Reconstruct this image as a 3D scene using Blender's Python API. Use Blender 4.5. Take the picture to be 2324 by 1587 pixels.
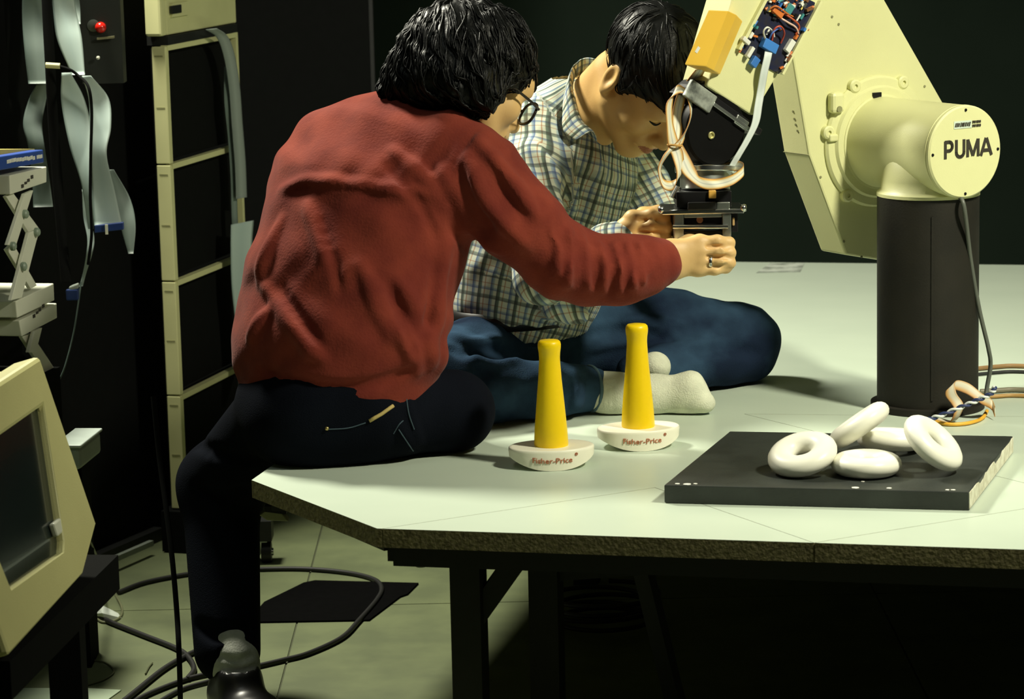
import bpy, bmesh, math, random
import numpy as np
from mathutils import Vector, Matrix

for o in list(bpy.data.objects):
    bpy.data.objects.remove(o, do_unlink=True)
scene = bpy.context.scene
COL = scene.collection

# ------------------------------------------------------------------ camera
W, H = 2324.0, 1587.0
FPX = 6460.0                       # focal length in pixels (about a 100 mm lens)
PITCH = math.atan(0.177)
ROLL = math.radians(1.3)
TZ = 0.512                         # table top height
CAM = Vector((0.0, 0.0, TZ + 1.0696))
FWD = Vector((0, math.cos(PITCH), -math.sin(PITCH)))
VUP = Vector((0, math.sin(PITCH), math.cos(PITCH)))
RX = Vector((1, 0, 0))
RI = RX * math.cos(ROLL) - VUP * math.sin(ROLL)
UI = RX * math.sin(ROLL) + VUP * math.cos(ROLL)
cam_d = bpy.data.cameras.new('camera')
cam_d.sensor_width = 36.0
cam_d.lens = FPX / W * 36.0
cam_d.clip_start = 0.05
cam = bpy.data.objects.new('camera', cam_d)
COL.objects.link(cam)
cam.matrix_world = Matrix(((RI.x, UI.x, -FWD.x, CAM.x), (RI.y, UI.y, -FWD.y, CAM.y), (RI.z, UI.z, -FWD.z, CAM.z), (0, 0, 0, 1)))
scene.camera = cam
cam_d.dof.use_dof = True; cam_d.dof.focus_distance = 5.2; cam_d.dof.aperture_fstop = 9.0

# ------------------------------------------------------------------ light
scene.view_settings.view_transform = 'Standard'
scene.view_settings.look = 'None'
scene.view_settings.gamma = 1.0
scene.view_settings.use_curve_mapping = False
scene.view_settings.exposure = 0.1
world = bpy.data.worlds.new('world'); scene.world = world
world.use_nodes = True
world.node_tree.nodes['Background'].inputs[0].default_value = (0.75, 1.0, 0.85, 1)
world.node_tree.nodes['Background'].inputs[1].default_value = 0.007

def area_light(name, loc, target, size, watts, col, spread=180):
    d = bpy.data.lights.new(name, 'AREA'); d.shape = 'DISK'; d.size = size; d.energy = watts; d.color = col; d.spread = math.radians(spread)
    o = bpy.data.objects.new(name, d); COL.objects.link(o); o.location = loc
    o.rotation_euler = (Vector(target) - Vector(loc)).to_track_quat('-Z', 'Y').to_euler()
    return o
area_light('studio_lamp_back', (-1.15, 6.1, 2.75), (0.1, 5.3, 0.6), 0.45, 112, (1.0, 0.97, 0.80))
area_light('studio_lamp_right', (1.80, 3.8, 2.70), (0.95, 5.05, 0.75), 0.30, 26, (1.0, 0.965, 0.76), 95)
area_light('overhead_fill', (-0.8, 4.0, 3.0), (-0.4, 5.2, 0.3), 0.8, 4, (0.92, 1.0, 0.88))  # weak unseen fill, added to light the sock and hair from above

# ------------------------------------------------------------------ pixel to place helpers
def ray(px, py):
    return FWD + RI * ((px - W / 2) / FPX) - UI * ((py - H / 2) / FPX)
def P(px, py, Z):
    return CAM + ray(px, py) * Z
def onz(px, py, z):
    r = ray(px, py)
    return CAM + r * ((z - CAM.z) / r.z)
def T(px, py):
    return onz(px, py, TZ)
def onplane(px, py, p0, n):
    r = ray(px, py)
    return CAM + r * ((p0 - CAM).dot(n) / r.dot(n))
def M(px, Z):
    return px * Z / FPX               # pixels to metres at depth Z

# ------------------------------------------------------------------ materials
MATS = {}
def rgb(c):
    return (c[0], c[1], c[2], 1.0)
def mat(name, col, rough=0.5, metal=0.0, col2=None, scale=20.0, detail=3.0, bump=0.0, bscale=None, coat=0.0, spec=0.5, sheen=0.0, stretch=None, emit=None, trans=0.0):
    if name in MATS:
        return MATS[name]
    m = bpy.data.materials.new(name); m.use_nodes = True
    nt = m.node_tree; b = nt.nodes['Principled BSDF']
    b.inputs['Base Color'].default_value = rgb(col)
    b.inputs['Roughness'].default_value = rough
    b.inputs['Metallic'].default_value = metal
    b.inputs['Specular IOR Level'].default_value = spec
    b.inputs['Coat Weight'].default_value = coat
    b.inputs['Sheen Weight'].default_value = sheen
    b.inputs['Transmission Weight'].default_value = trans
    if emit:
        b.inputs['Emission Color'].default_value = rgb(emit[0]); b.inputs['Emission Strength'].default_value = emit[1]
    tc = nt.nodes.new('ShaderNodeTexCoord')
    src = tc.outputs['Object']
    if stretch:
        mp = nt.nodes.new('ShaderNodeMapping'); mp.inputs['Scale'].default_value = stretch
        nt.links.new(src, mp.inputs['Vector']); src = mp.outputs['Vector']
    if col2 is None:
        col2 = tuple(x * 0.9 for x in col)
    nz = nt.nodes.new('ShaderNodeTexNoise'); nz.inputs['Scale'].default_value = scale; nz.inputs['Detail'].default_value = detail
    nt.links.new(src, nz.inputs['Vector'])
    cr = nt.nodes.new('ShaderNodeValToRGB')
    cr.color_ramp.elements[0].position = 0.35; cr.color_ramp.elements[1].position = 0.65
    cr.color_ramp.elements[0].color = rgb(col2); cr.color_ramp.elements[1].color = rgb(col)
    nt.links.new(nz.outputs['Fac'], cr.inputs['Fac']); nt.links.new(cr.outputs['Color'], b.inputs['Base Color'])
    if bump > 0:
        n2 = nt.nodes.new('ShaderNodeTexNoise'); n2.inputs['Scale'].default_value = bscale or scale * 4; n2.inputs['Detail'].default_value = 3
        nt.links.new(src, n2.inputs['Vector'])
        bp = nt.nodes.new('ShaderNodeBump'); bp.inputs['Strength'].default_value = bump; bp.inputs['Distance'].default_value = 0.004
        nt.links.new(n2.outputs['Fac'], bp.inputs['Height']); nt.links.new(bp.outputs['Normal'], b.inputs['Normal'])
    MATS[name] = m
    return m

def ramp_node(nt, stops, interp='CONSTANT'):
    r = nt.nodes.new('ShaderNodeValToRGB'); cr = r.color_ramp; cr.interpolation = interp
    while len(cr.elements) < len(stops):
        cr.elements.new(0.5)
    for e, (p, c) in zip(cr.elements, stops):
        e.position = p; e.color = rgb(c)
    return r

def attr_stripe_mat(name, stops, rough=0.55, interp='LINEAR'):
    """colour across a ribbon cable, read from the per-vertex attribute 'across'"""
    m = bpy.data.materials.new(name); m.use_nodes = True; nt = m.node_tree; b = nt.nodes['Principled BSDF']
    b.inputs['Roughness'].default_value = rough
    a = nt.nodes.new('ShaderNodeAttribute'); a.attribute_name = 'across'
    r = ramp_node(nt, stops, interp)
    nt.links.new(a.outputs['Fac'], r.inputs['Fac']); nt.links.new(r.outputs['Color'], b.inputs['Base Color'])
    MATS[name] = m
    return m

# ------------------------------------------------------------------ mesh helpers
def tag(o, label=None, cat=None, group=None, kind=None):
    if label: o['label'] = label
    if cat: o['category'] = cat
    if group: o['group'] = group
    if kind: o['kind'] = kind
    return o
def empty(name, loc=(0, 0, 0)):
    o = bpy.data.objects.new(name, None); COL.objects.link(o); o.location = loc; o.empty_display_size = 0.05
    return o
def thing(name, label, cat, loc=(0, 0, 0), group=None):
    return tag(empty(name, loc), label, cat, group)
def link(name, me, m, parent=None, smooth=False):
    if m is not None and len(me.materials) == 0:
        me.materials.append(m)
    if smooth:
        me.polygons.foreach_set('use_smooth', [True] * len(me.polygons))
    o = bpy.data.objects.new(name, me); COL.objects.link(o)
    if parent is not None:
        o.parent = parent
        o.matrix_parent_inverse = Matrix.Translation(-Vector(parent.location)) if parent.type == 'EMPTY' else Matrix.Identity(4)
    return o
def part(name, bm, m, parent=None, smooth=False, angle=None, bevel=0.0):
    """close a bmesh as one mesh object; all vertices are in world space"""
    bmesh.ops.recalc_face_normals(bm, faces=bm.faces)
    me = bpy.data.meshes.new(name); bm.to_mesh(me); bm.free()
    o = link(name, me, m, parent, smooth)
    if bevel > 0:
        md = o.modifiers.new('bevel', 'BEVEL'); md.width = bevel; md.segments = 2; md.limit_method = 'ANGLE'; md.angle_limit = math.radians(40)
    if smooth and angle:
        me.set_sharp_from_angle(angle=math.radians(angle))
    return o

def frame_of(d, hint=(0, 0, 1)):
    d = Vector(d).normalized(); h = Vector(hint)
    if abs(d.dot(h.normalized())) > 0.97:
        h = Vector((1, 0, 0)) if abs(d.x) < 0.9 else Vector((0, 1, 0))
    a = (h - d * h.dot(d)).normalized()
    return a, d.cross(a)
def b_box(bm, c, ax, ay, az, sx, sy, sz):
    """box about centre c with full sizes sx, sy, sz along unit axes ax, ay, az"""
    c = Vector(c); v = []
    for k in (-1, 1):
        for j in (-1, 1):
            for i in (-1, 1):
                v.append(bm.verts.new(c + Vector(ax) * (i * sx / 2) + Vector(ay) * (j * sy / 2) + Vector(az) * (k * sz / 2)))
    for q in ((0, 1, 3, 2), (4, 6, 7, 5), (0, 4, 5, 1), (2, 3, 7, 6), (0, 2, 6, 4), (1, 5, 7, 3)):
        bm.faces.new([v[i] for i in q])
    return bm
AX, AY, AZ = Vector((1, 0, 0)), Vector((0, 1, 0)), Vector((0, 0, 1))
def b_abox(bm, x0, x1, y0, y1, z0, z1):
    return b_box(bm, ((x0 + x1) / 2, (y0 + y1) / 2, (z0 + z1) / 2), AX, AY, AZ, x1 - x0, y1 - y0, z1 - z0)
def b_prism(bm, pts, vec):
    a = [bm.verts.new(Vector(p)) for p in pts]; b = [bm.verts.new(Vector(p) + Vector(vec)) for p in pts]
    n = len(pts)
    bm.faces.new(a); bm.faces.new(b[::-1])
    for i in range(n):
        bm.faces.new((a[i], b[i], b[(i + 1) % n], a[(i + 1) % n]))
    return bm
def b_lathe(bm, c, axis, prof, n=32, hint=(0, 0, 1), closed=False):
    """prof: list of (radius, height along axis)"""
    c = Vector(c); axis = Vector(axis).normalized(); e1, e2 = frame_of(axis, hint)
    rings = []
    for r, h in prof:
        if r < 1e-6:
            rings.append([bm.verts.new(c + axis * h)])
        else:
            rings.append([bm.verts.new(c + axis * h + e1 * (r * math.cos(2 * math.pi * i / n)) + e2 * (r * math.sin(2 * math.pi * i / n))) for i in range(n)])
    seq = list(zip(rings, rings[1:]))
    if closed:
        seq.append((rings[-1], rings[0]))
    for A, B in seq:
        if len(A) == 1 and len(B) == 1: continue
        for i in range(n):
            j = (i + 1) % n
            if len(A) == 1: bm.faces.new((A[0], B[i], B[j]))
            elif len(B) == 1: bm.faces.new((A[i], B[0], A[j]))
            else: bm.faces.new((A[i], B[i], B[j], A[j]))
    if not closed:
        if len(rings[0]) > 1: bm.faces.new(rings[0])
        if len(rings[-1]) > 1: bm.faces.new(rings[-1][::-1])
    return bm
def b_cyl(bm, a, b, r, r2=None, n=20):
    a, b = Vector(a), Vector(b)
    return b_lathe(bm, a, b - a, [(r, 0), (r if r2 is None else r2, (b - a).length)], n)
def spline(pts, n=8, closed=False):
    """Catmull-Rom through points of any dimension"""
    p = [np.array(q, dtype=float) for q in pts]; out = []; N = len(p)
    rng = N if closed else N - 1
    for i in range(rng):
        if closed:
            a, b, c, d = p[(i - 1) % N], p[i], p[(i + 1) % N], p[(i + 2) % N]
        else:
            b, c = p[i], p[i + 1]
            a = p[i - 1] if i > 0 else 2 * b - c
            d = p[i + 2] if i + 2 < N else 2 * c - b
        for k in range(n):
            t = k / n
            out.append(0.5 * (2 * b + (c - a) * t + (2 * a - 5 * b + 4 * c - d) * t * t + (3 * b - a - 3 * c + d) * t ** 3))
    if not closed:
        out.append(p[-1])
    return out
def b_tube(bm, pts, r, n=8, closed=False, taper=None):
    pts = [Vector(q) for q in pts]; N = len(pts); rings = []
    prev = None
    for i, q in enumerate(pts):
        if closed: d = pts[(i + 1) % N] - pts[i - 1]
        else: d = pts[min(i + 1, N - 1)] - pts[max(i - 1, 0)]
        if d.length < 1e-9: d = Vector((0, 0, 1))
        d.normalize()
        if prev is None: e1, e2 = frame_of(d)
        else:
            e1 = (prev - d * prev.dot(d))
            e1 = e1.normalized() if e1.length > 1e-6 else frame_of(d)[0]
            e2 = d.cross(e1)
        prev = e1
        rr = r if taper is None else r * taper(i / max(1, N - 1))
        rings.append([bm.verts.new(q + e1 * (rr * math.cos(2 * math.pi * k / n)) + e2 * (rr * math.sin(2 * math.pi * k / n))) for k in range(n)])
    seq = list(zip(rings, rings[1:])) + ([(rings[-1], rings[0])] if closed else [])
    for A, B in seq:
        for k in range(n):
            j = (k + 1) % n
            bm.faces.new((A[k], B[k], B[j], A[j]))
    if not closed:
        bm.faces.new(rings[0][::-1]); bm.faces.new(rings[-1])
    return bm
def tube_obj(name, pts, r, m, parent=None, n=8, sub=8, closed=False):
    bm = bmesh.new(); b_tube(bm, spline([tuple(q) for q in pts], sub, closed), r, n, closed)
    return part(name, bm, m, parent, smooth=True, angle=60)
def ribbon_obj(name, pts, wid, m, parent=None, sub=8, thick=0.0012, cols=10):
    """flat cable: pts = list of (centre, width direction); carries attribute 'across' 0..1"""
    arr = [tuple(c) + tuple(Vector(w).normalized() * (wid if not isinstance(wid, (list, tuple)) else wid[i])) for i, (c, w) in enumerate(pts)]
    sp = spline(arr, sub); N = len(sp); vs = []; ac = []; fs = []
    C = [Vector(s[:3]) for s in sp]; Wd = [Vector(s[3:]) for s in sp]
    for i in range(N):
        d = C[min(i + 1, N - 1)] - C[max(i - 1, 0)]
        nrm = d.cross(Wd[i]); nrm = nrm.normalized() if nrm.length > 1e-9 else Vector((0, -1, 0))
        for side in (1, -1):
            for k in range(cols + 1):
                f = k / cols
                vs.append(C[i] + Wd[i] * (f - 0.5) + nrm * (side * thick / 2)); ac.append(f)
    S = 2 * (cols + 1); K = cols + 1
    for i in range(N - 1):
        for k in range(cols):
            a = i * S + k
            fs.append((a, a + 1, a + 1 + S, a + S)); b = a + K
            fs.append((b, b + S, b + 1 + S, b + 1))
        a = i * S; fs.append((a, a + S, a + S + K, a + K))
        a = i * S + cols; fs.append((a, a + K, a + S + K, a + S))
    for i in (0, N - 1):
        for k in range(cols):
            a = i * S + k; fs.append((a, a + K, a + K + 1, a + 1))
    me = bpy.data.meshes.new(name); me.from_pydata([tuple(v) for v in vs], [], fs); me.update()
    at = me.attributes.new('across', 'FLOAT', 'POINT'); at.data.foreach_set('value', ac)
    return link(name, me, m, parent, smooth=True)
def text_obj(name, body, origin, xdir, ydir, size, depth, m, parent, shear=0.0, spacing=1.0, curve=None, offset=0.0):
    """solid lettering; curve(point) may bend it onto a surface"""
    cu = bpy.data.curves.new(name, 'FONT'); cu.body = body; cu.size = 1.0; cu.extrude = 0.5; cu.align_x = 'CENTER'; cu.align_y = 'CENTER'; cu.shear = shear; cu.space_character = spacing; cu.offset = offset
    cu.resolution_u = 3
    tmp = bpy.data.objects.new(name, cu); COL.objects.link(tmp)
    dg = bpy.context.evaluated_depsgraph_get()
    me = bpy.data.meshes.new_from_object(tmp.evaluated_get(dg))
    bpy.data.objects.remove(tmp, do_unlink=True)
    xd, yd = Vector(xdir).normalized(), Vector(ydir).normalized(); zd = xd.cross(yd)
    for v in me.vertices:
        x, y, z = v.co.x * size, v.co.y * size, v.co.z * depth
        v.co = curve(x, y, z) if curve else Vector(origin) + xd * x + yd * y + zd * z
    me.materials.clear()
    return link(name, me, m, parent)

# ------------------------------------------------------------------ smooth implicit bodies
def _a(v):
    return np.array(v, dtype=np.float32)
def smin(a, b, k):
    h = np.maximum(k - np.abs(a - b), 0.0) / k
    return np.minimum(a, b) - h * h * k * 0.25
class Field:
    """signed distance made of smoothly joined tapered limbs and ellipsoids"""
    def __init__(s): s.ops = []
    def put(s, fn, k=0.02, op='u', box=None): s.ops.append((fn, k, op, box)); return s
    def cap(s, a, b, ra, rb=None, k=0.02, op='u'):
        a = _a(a); b = _a(b); rb = ra if rb is None else rb; ba = b - a; L2 = float(ba.dot(ba)) + 1e-12
        def fn(X, Y, Z):
            dx, dy, dz = X - a[0], Y - a[1], Z - a[2]
            t = np.clip((dx * ba[0] + dy * ba[1] + dz * ba[2]) / L2, 0, 1)
            return np.sqrt((dx - t * ba[0]) ** 2 + (dy - t * ba[1]) ** 2 + (dz - t * ba[2]) ** 2) - (ra + (rb - ra) * t)
        R_ = max(ra, rb) + k + 0.012
        return s.put(fn, k, op, (np.minimum(a, b) - R_, np.maximum(a, b) + R_))
    def chain(s, pts, rs, k=0.02, op='u'):
        for i in range(len(pts) - 1):
            s.cap(pts[i], pts[i + 1], rs[i], rs[i + 1], k, op)
        return s
    def etube(s, a, b, e1, w, d, k=0.03, op='u'):
        """tapered tube of elliptic section; w, d = (half width, half depth) pairs at both ends; e1 = width direction"""
        a = Vector(a); b = Vector(b); ax = b - a; L = ax.length; ax.normalize()
        e1 = Vector(e1); e1 = (e1 - ax * e1.dot(ax)).normalized(); e2 = ax.cross(e1)
        a_, x_, u_, v_ = _a(a), _a(ax), _a(e1), _a(e2)
        def fn(X, Y, Z):
            dx, dy, dz = X - a_[0], Y - a_[1], Z - a_[2]
            l = dx * x_[0] + dy * x_[1] + dz * x_[2]
            t = np.clip(l / L, 0, 1); ov = l - t * L
            ww = w[0] + (w[1] - w[0]) * t; dd = d[0] + (d[1] - d[0]) * t
            u = dx * u_[0] + dy * u_[1] + dz * u_[2]; v = dx * v_[0] + dy * v_[1] + dz * v_[2]
            mn = np.minimum(ww, dd)
            return (np.sqrt((u / ww) ** 2 + (v / dd) ** 2 + (ov / mn) ** 2) - 1) * mn
        R_ = max(max(w), max(d)) + k + 0.012
        return s.put(fn, k, op, (np.minimum(_a(a), _a(b)) - R_, np.maximum(_a(a), _a(b)) + R_))
    def ell(s, c, r, axes=None, k=0.02, op='u'):
        c = _a(c); A = np.eye(3, dtype=np.float32) if axes is None else np.array([list(Vector(q).normalized()) for q in axes], dtype=np.float32)
        r = _a(r)
        def fn(X, Y, Z):
            dx, dy, dz = X - c[0], Y - c[1], Z - c[2]
            q = [(dx * A[i, 0] + dy * A[i, 1] + dz * A[i, 2]) for i in range(3)]
            k0 = np.sqrt(sum((q[i] / r[i]) ** 2 for i in range(3))) + 1e-9
            k1 = np.sqrt(sum((q[i] / r[i] ** 2) ** 2 for i in range(3))) + 1e-9
            return k0 * (k0 - 1) / k1
        R_ = float(r.max()) * 1.0 + k + 0.012
        return s.put(fn, k, op, (c - R_, c + R_))
    def ripple(s, amp, waves):
        """gentle slack in the cloth: a few crossing waves (direction, wavelength, phase)"""
        W_ = [(_a(Vector(d).normalized()) * (2 * math.pi / l), ph) for d, l, ph in waves]
        def fn(X, Y, Z):
            v = 0.0
            for i, (w, ph) in enumerate(W_):
                v = v + np.sin(X * w[0] + Y * w[1] + Z * w[2] + ph + 1.3 * np.sin(X * w[1] * 0.4 + Z * w[0] * 0.5 + i))
            return (v * (amp / len(W_))).astype(np.float32)
        return s.put(fn, 0.0, 'n')
    def floor(s, z): return s.put(lambda X, Y, Z: z - Z, 0.004, 'i')
    def __call__(s, X, Y, Z):
        d = None
        big = X.size > 2000
        if big:
            lo = np.array([X.min(), Y.min(), Z.min()]); hi = np.array([X.max(), Y.max(), Z.max()])
        for fn, k, op, box in s.ops:
            if big and box is not None and ((lo > box[1]).any() or (hi < box[0]).any()):
                continue                      # too far from this block to matter
            if d is None and op != 'u': continue
            v = fn(X, Y, Z)
            if op == 'n': d = d + v; continue
            if d is None: d = v
            elif op == 'u': d = smin(d, v, k)
            elif op == 's': d = -smin(-d, v, k)
            elif op == 'i': d = -smin(-d, -v, k)
        return np.full(X.shape, 0.5, np.float32) if d is None else d
    def hits(s, pix, z0=3.5, z1=7.5):
        """where the camera-side of the body lies under given pixels (to seat seams and folds)"""
        R = np.array([list(ray(*q)) for q in pix], dtype=np.float32); t = np.full(len(pix), z0, np.float32)
        o = _a(CAM)
        for _ in range(90):
            d = s(o[0] + R[:, 0] * t, o[1] + R[:, 1] * t, o[2] + R[:, 2] * t)
            t = np.minimum(t + np.clip(d, -0.02, 0.25) * 0.9, z1)
        return [Vector(tuple((o + R[i] * t[i]).tolist())) if t[i] < z1 - 0.01 else None for i in range(len(pix))]
    def folds(s, lines, r=0.007, k=0.02, sink=0.003, op='u'):
        """ridges (op u) or creases (op s) laid along the surface"""
        allp = []
        for ln in lines:
            sp = spline(ln, 4); allp.append([tuple(q) for q in sp])
        flat = [q for l in allp for q in l]; H_ = s.hits(flat); i = 0; jobs = []
        for l in allp:
            hp = H_[i:i + len(l)]; i += len(l); n = len(hp)
            for j in range(n - 1):
                if hp[j] is None or hp[j + 1] is None or (hp[j] - hp[j + 1]).length > 0.09: continue
                def rad(q): return r * (0.35 + 0.65 * math.sin(math.pi * min(1, max(0, q))))
                ra, rb = rad(j / (n - 1)), rad((j + 1) / (n - 1))
                off = FWD * sink if op == 'u' else FWD * (-sink)
                jobs.append((hp[j] + off, hp[j + 1] + off, ra, rb))
        for a, b, ra, rb in jobs: s.cap(a, b, ra, rb, k, op)
        return s
def surface_net(f, lo, hi, h, smooth=1):
    lo = np.array(lo, float); hi = np.array(hi, float)
    n = np.maximum(np.ceil((hi - lo) / h).astype(int) + 1, 3)
    xs, ys, zs = [(lo[i] + h * np.arange(n[i])).astype(np.float32) for i in range(3)]
    V = np.empty(n, np.float32)
    B = 20
    for i0 in range(0, n[0], B):
        for j0 in range(0, n[1], B):
            for k0 in range(0, n[2], B):
                X, Y, Z = np.meshgrid(xs[i0:i0 + B], ys[j0:j0 + B], zs[k0:k0 + B], indexing='ij')
                V[i0:i0 + B, j0:j0 + B, k0:k0 + B] = f(X, Y, Z)
    ins = V < 0
    cell = np.zeros(tuple(n - 1), np.int8)
    for a in (0, 1):
        for b in (0, 1):
            for c in (0, 1):
                cell += ins[a:n[0] - 1 + a, b:n[1] - 1 + b, c:n[2] - 1 + c]
    act = np.argwhere((cell > 0) & (cell < 8)); N = len(act)
    idx = np.full(tuple(n - 1), -1, np.int64); idx[act[:, 0], act[:, 1], act[:, 2]] = np.arange(N)
    pos = np.zeros((N, 3)); cnt = np.zeros(N)
    cor = [(a, b, c) for a in (0, 1) for b in (0, 1) for c in (0, 1)]
    for p in range(8):
        for q in range(p + 1, 8):
            A, B = np.array(cor[p]), np.array(cor[q])
            if abs(A - B).sum() != 1: continue
            va = V[act[:, 0] + A[0], act[:, 1] + A[1], act[:, 2] + A[2]]; vb = V[act[:, 0] + B[0], act[:, 1] + B[1], act[:, 2] + B[2]]
            m = (va < 0) != (vb < 0)
            t = (va[m] / (va[m] - vb[m]))[:, None]
            pos[m] += A + (B - A) * t; cnt[m] += 1
    vert = lo + (act + pos / cnt[:, None]) * h
    faces = []
    for ax in range(3):
        o1, o2 = [(1, 2), (2, 0), (0, 1)][ax]
        sl0 = [slice(None)] * 3; sl1 = [slice(None)] * 3
        sl0[ax] = slice(0, n[ax] - 1); sl1[ax] = slice(1, n[ax])
        a, b = ins[tuple(sl0)], ins[tuple(sl1)]
        e = np.argwhere(a != b)
        e = e[(e[:, o1] > 0) & (e[:, o2] > 0) & (e[:, o1] < n[o1] - 1) & (e[:, o2] < n[o2] - 1)]
        fl = a[e[:, 0], e[:, 1], e[:, 2]]
        def g(d1, d2):
            q = e.copy(); q[:, o1] -= d1; q[:, o2] -= d2
            return idx[q[:, 0], q[:, 1], q[:, 2]]
        Q = np.stack([g(1, 1), g(0, 1), g(0, 0), g(1, 0)], 1)
        Q[~fl] = Q[~fl][:, ::-1]
        faces.append(Q)
    F = np.concatenate(faces)
    F = F[(F >= 0).all(1)]
    for _ in range(smooth):
        acc = np.zeros_like(vert); c = np.zeros(len(vert))
        for i in range(4):
            j = (i + 1) % 4
            np.add.at(acc, F[:, i], vert[F[:, j]]); np.add.at(c, F[:, i], 1)
            np.add.at(acc, F[:, j], vert[F[:, i]]); np.add.at(c, F[:, j], 1)
        vert = vert * 0.5 + 0.5 * acc / np.maximum(c, 1)[:, None]
    return vert, F
def np_mesh(name, pieces):
    """join several (verts, quads) pieces into one mesh"""
    vs, fs, off = [], [], 0
    for v, f in pieces:
        vs.append(v); fs.append(f + off); off += len(v)
    v = np.concatenate(vs); f = np.concatenate(fs)
    me = bpy.data.meshes.new(name)
    me.vertices.add(len(v)); me.vertices.foreach_set('co', v.astype(np.float32).ravel())
    me.loops.add(f.size); me.loops.foreach_set('vertex_index', f.astype(np.int32).ravel())
    me.polygons.add(len(f)); me.polygons.foreach_set('loop_start', np.arange(0, f.size, 4, dtype=np.int32))
    me.update(calc_edges=True); me.validate()
    return me
def field_bounds(pts, pad):
    a = np.array([list(p) for p in pts]); return a.min(0) - pad, a.max(0) + pad
# ================================================================== the room
m_floor = mat('olive_linoleum', (0.150, 0.178, 0.082), 0.65, col2=(0.112, 0.135, 0.064), scale=9, detail=8, bump=0.06, bscale=60)
m_wall = mat('dark_backdrop', (0.026, 0.040, 0.029), 0.95, col2=(0.020, 0.032, 0.023), scale=2, spec=0.1)
m_black = mat('black_paint', (0.010, 0.011, 0.010), 0.55, scale=40, col2=(0.007, 0.008, 0.007))
m_blackmatte = mat('black_matte', (0.005, 0.0055, 0.005), 0.95, scale=40, spec=0.08)
m_beige = mat('beige_enamel', (0.70, 0.70, 0.37), 0.45, col2=(0.66, 0.66, 0.345), scale=6, bump=0.05, bscale=400)
m_chrome = mat('bright_steel', (0.72, 0.74, 0.70), 0.22, 1.0, scale=30)
m_steel = mat('dull_steel', (0.42, 0.45, 0.42), 0.38, 1.0, scale=30)

# floor slabs: the joint between the large sheets shows as thin grooves
fl = bmesh.new()
b_abox(fl, -4.0, 4.0, 0.6, 9.2, -0.05, -0.002)
floor = tag(part('floor', fl, mat('floor_joint', (0.07, 0.08, 0.04), 0.9)), kind='structure')
ys = [0.6, 2.2, 3.42, 4.64, 5.86, 7.08, 9.2]; xs = [-4.0, -2.9, -1.68, -0.46, 0.76, 1.98, 3.2, 4.0]
for i in range(len(xs) - 1):
    for j in range(len(ys) - 1):
        b = bmesh.new(); g = 0.002
        b_abox(b, xs[i] + g, xs[i + 1] - g, ys[j] + g, ys[j + 1] - g, -0.004, 0.0)
        part('floor_sheet', b, m_floor, floor)
wb = bmesh.new(); b_abox(wb, -4.0, 4.0, 9.2, 9.3, 0, 3.2)
tag(part('wall_back', wb, m_wall), kind='structure')
wl = bmesh.new(); b_abox(wl, -4.1, -4.0, 0.6, 9.3, 0, 3.2)
tag(part('wall_left', wl, m_wall), kind='structure')

# black partition behind the men: its right edge shows faintly left of the dark-haired man
pe = P(828, 100, 7.75); pw_ = P(470, 100, 7.75)
bm = bmesh.new(); b_abox(bm, -2.6, pe.x, 8.05, 8.09, 0.0005, 2.4); prt = thing('partition', 'flat black partition standing behind the man in red', 'partition', (-1.2, 8.07, 0)); part('board', bm, m_blackmatte, prt)
bm = bmesh.new(); b_abox(bm, pe.x + 0.001, pe.x + 0.012, 8.045, 8.095, 0.0005, 2.4); part('edge_trim', bm, m_black, prt)

# ================================================================== the big table
m_lam = mat('pale_laminate', (0.555, 0.640, 0.520), 0.38, col2=(0.53, 0.615, 0.50), scale=5, spec=0.4)
m_chip = mat('chipboard_edge', (0.24, 0.215, 0.10), 0.85, col2=(0.12, 0.105, 0.045), scale=140, detail=4, bump=0.4, bscale=180)
A_, B_, C_ = T(570, 1090), T(855, 1200), T(2324, 1248)
td = (C_ - B_).normalized(); tn = Vector((-td.y, td.x, 0)); TTH = 0.031
D_ = B_ + td * 1.62
far = T(1900, 597); dep = (far - B_).dot(tn)
Eb = D_ + tn * dep
la = (A_ - B_).dot(td); ln_ = (A_ - B_).dot(tn)
Fb = B_ + td * la + tn * dep
table = thing('robot_table', 'large pale low table of jointed panels carrying the robot and both men', 'table', (B_.x, B_.y, 0))
K_, Mx, J_, R1 = T(868, 1199), T(1486, 1107), T(1848, 1231), T(2324, 1155)
def line_hit(p, d, q, e):
    den = d.x * e.y - d.y * e.x; t = ((q.x - p.x) * e.y - (q.y - p.y) * e.x) / den
    return p + d * t
J_ = line_hit(B_, td, J_, tn); K_ = line_hit(B_, td, K_, tn)
R1 = line_hit(J_, (R1 - J_), D_, tn)
N_ = T(1690, 940); N2 = line_hit(N_, T(2010, 943) - N_, D_, tn)
N3 = line_hit(N_, T(1832, 975) - N_, J_, R1 - J_)
polys = [[K_, J_, Mx], [J_, D_, R1], [N_, N3, R1, N2], [A_, B_, K_, Mx, J_, N3, N_, N2, Eb, Fb]]
def shrink(poly, g):
    out = []; n = len(poly)
    for i in range(n):
        p0, p, p1 = poly[i - 1], poly[i], poly[(i + 1) % n]
        d0, d1 = (p - p0).normalized(), (p1 - p).normalized()
        n0, n1 = Vector((-d0.y, d0.x, 0)), Vector((-d1.y, d1.x, 0))
        q0, q1 = p0 + n0 * g, p + n1 * g
        if abs(d0.x * d1.y - d0.y * d1.x) < 1e-3: out.append(p + n1 * g)
        else: out.append(line_hit(q0, d0, q1, d1))
    return out
for pl in polys:
    bm = bmesh.new(); b_prism(bm, shrink(pl, 0.0006), (0, 0, -TTH))
    o = part('table_panel', bm, None, table)
    o.data.materials.append(m_lam); o.data.materials.append(m_chip)
    for f in o.data.polygons:
        f.material_index = 0 if f.normal.z > 0.5 else 1
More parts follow.
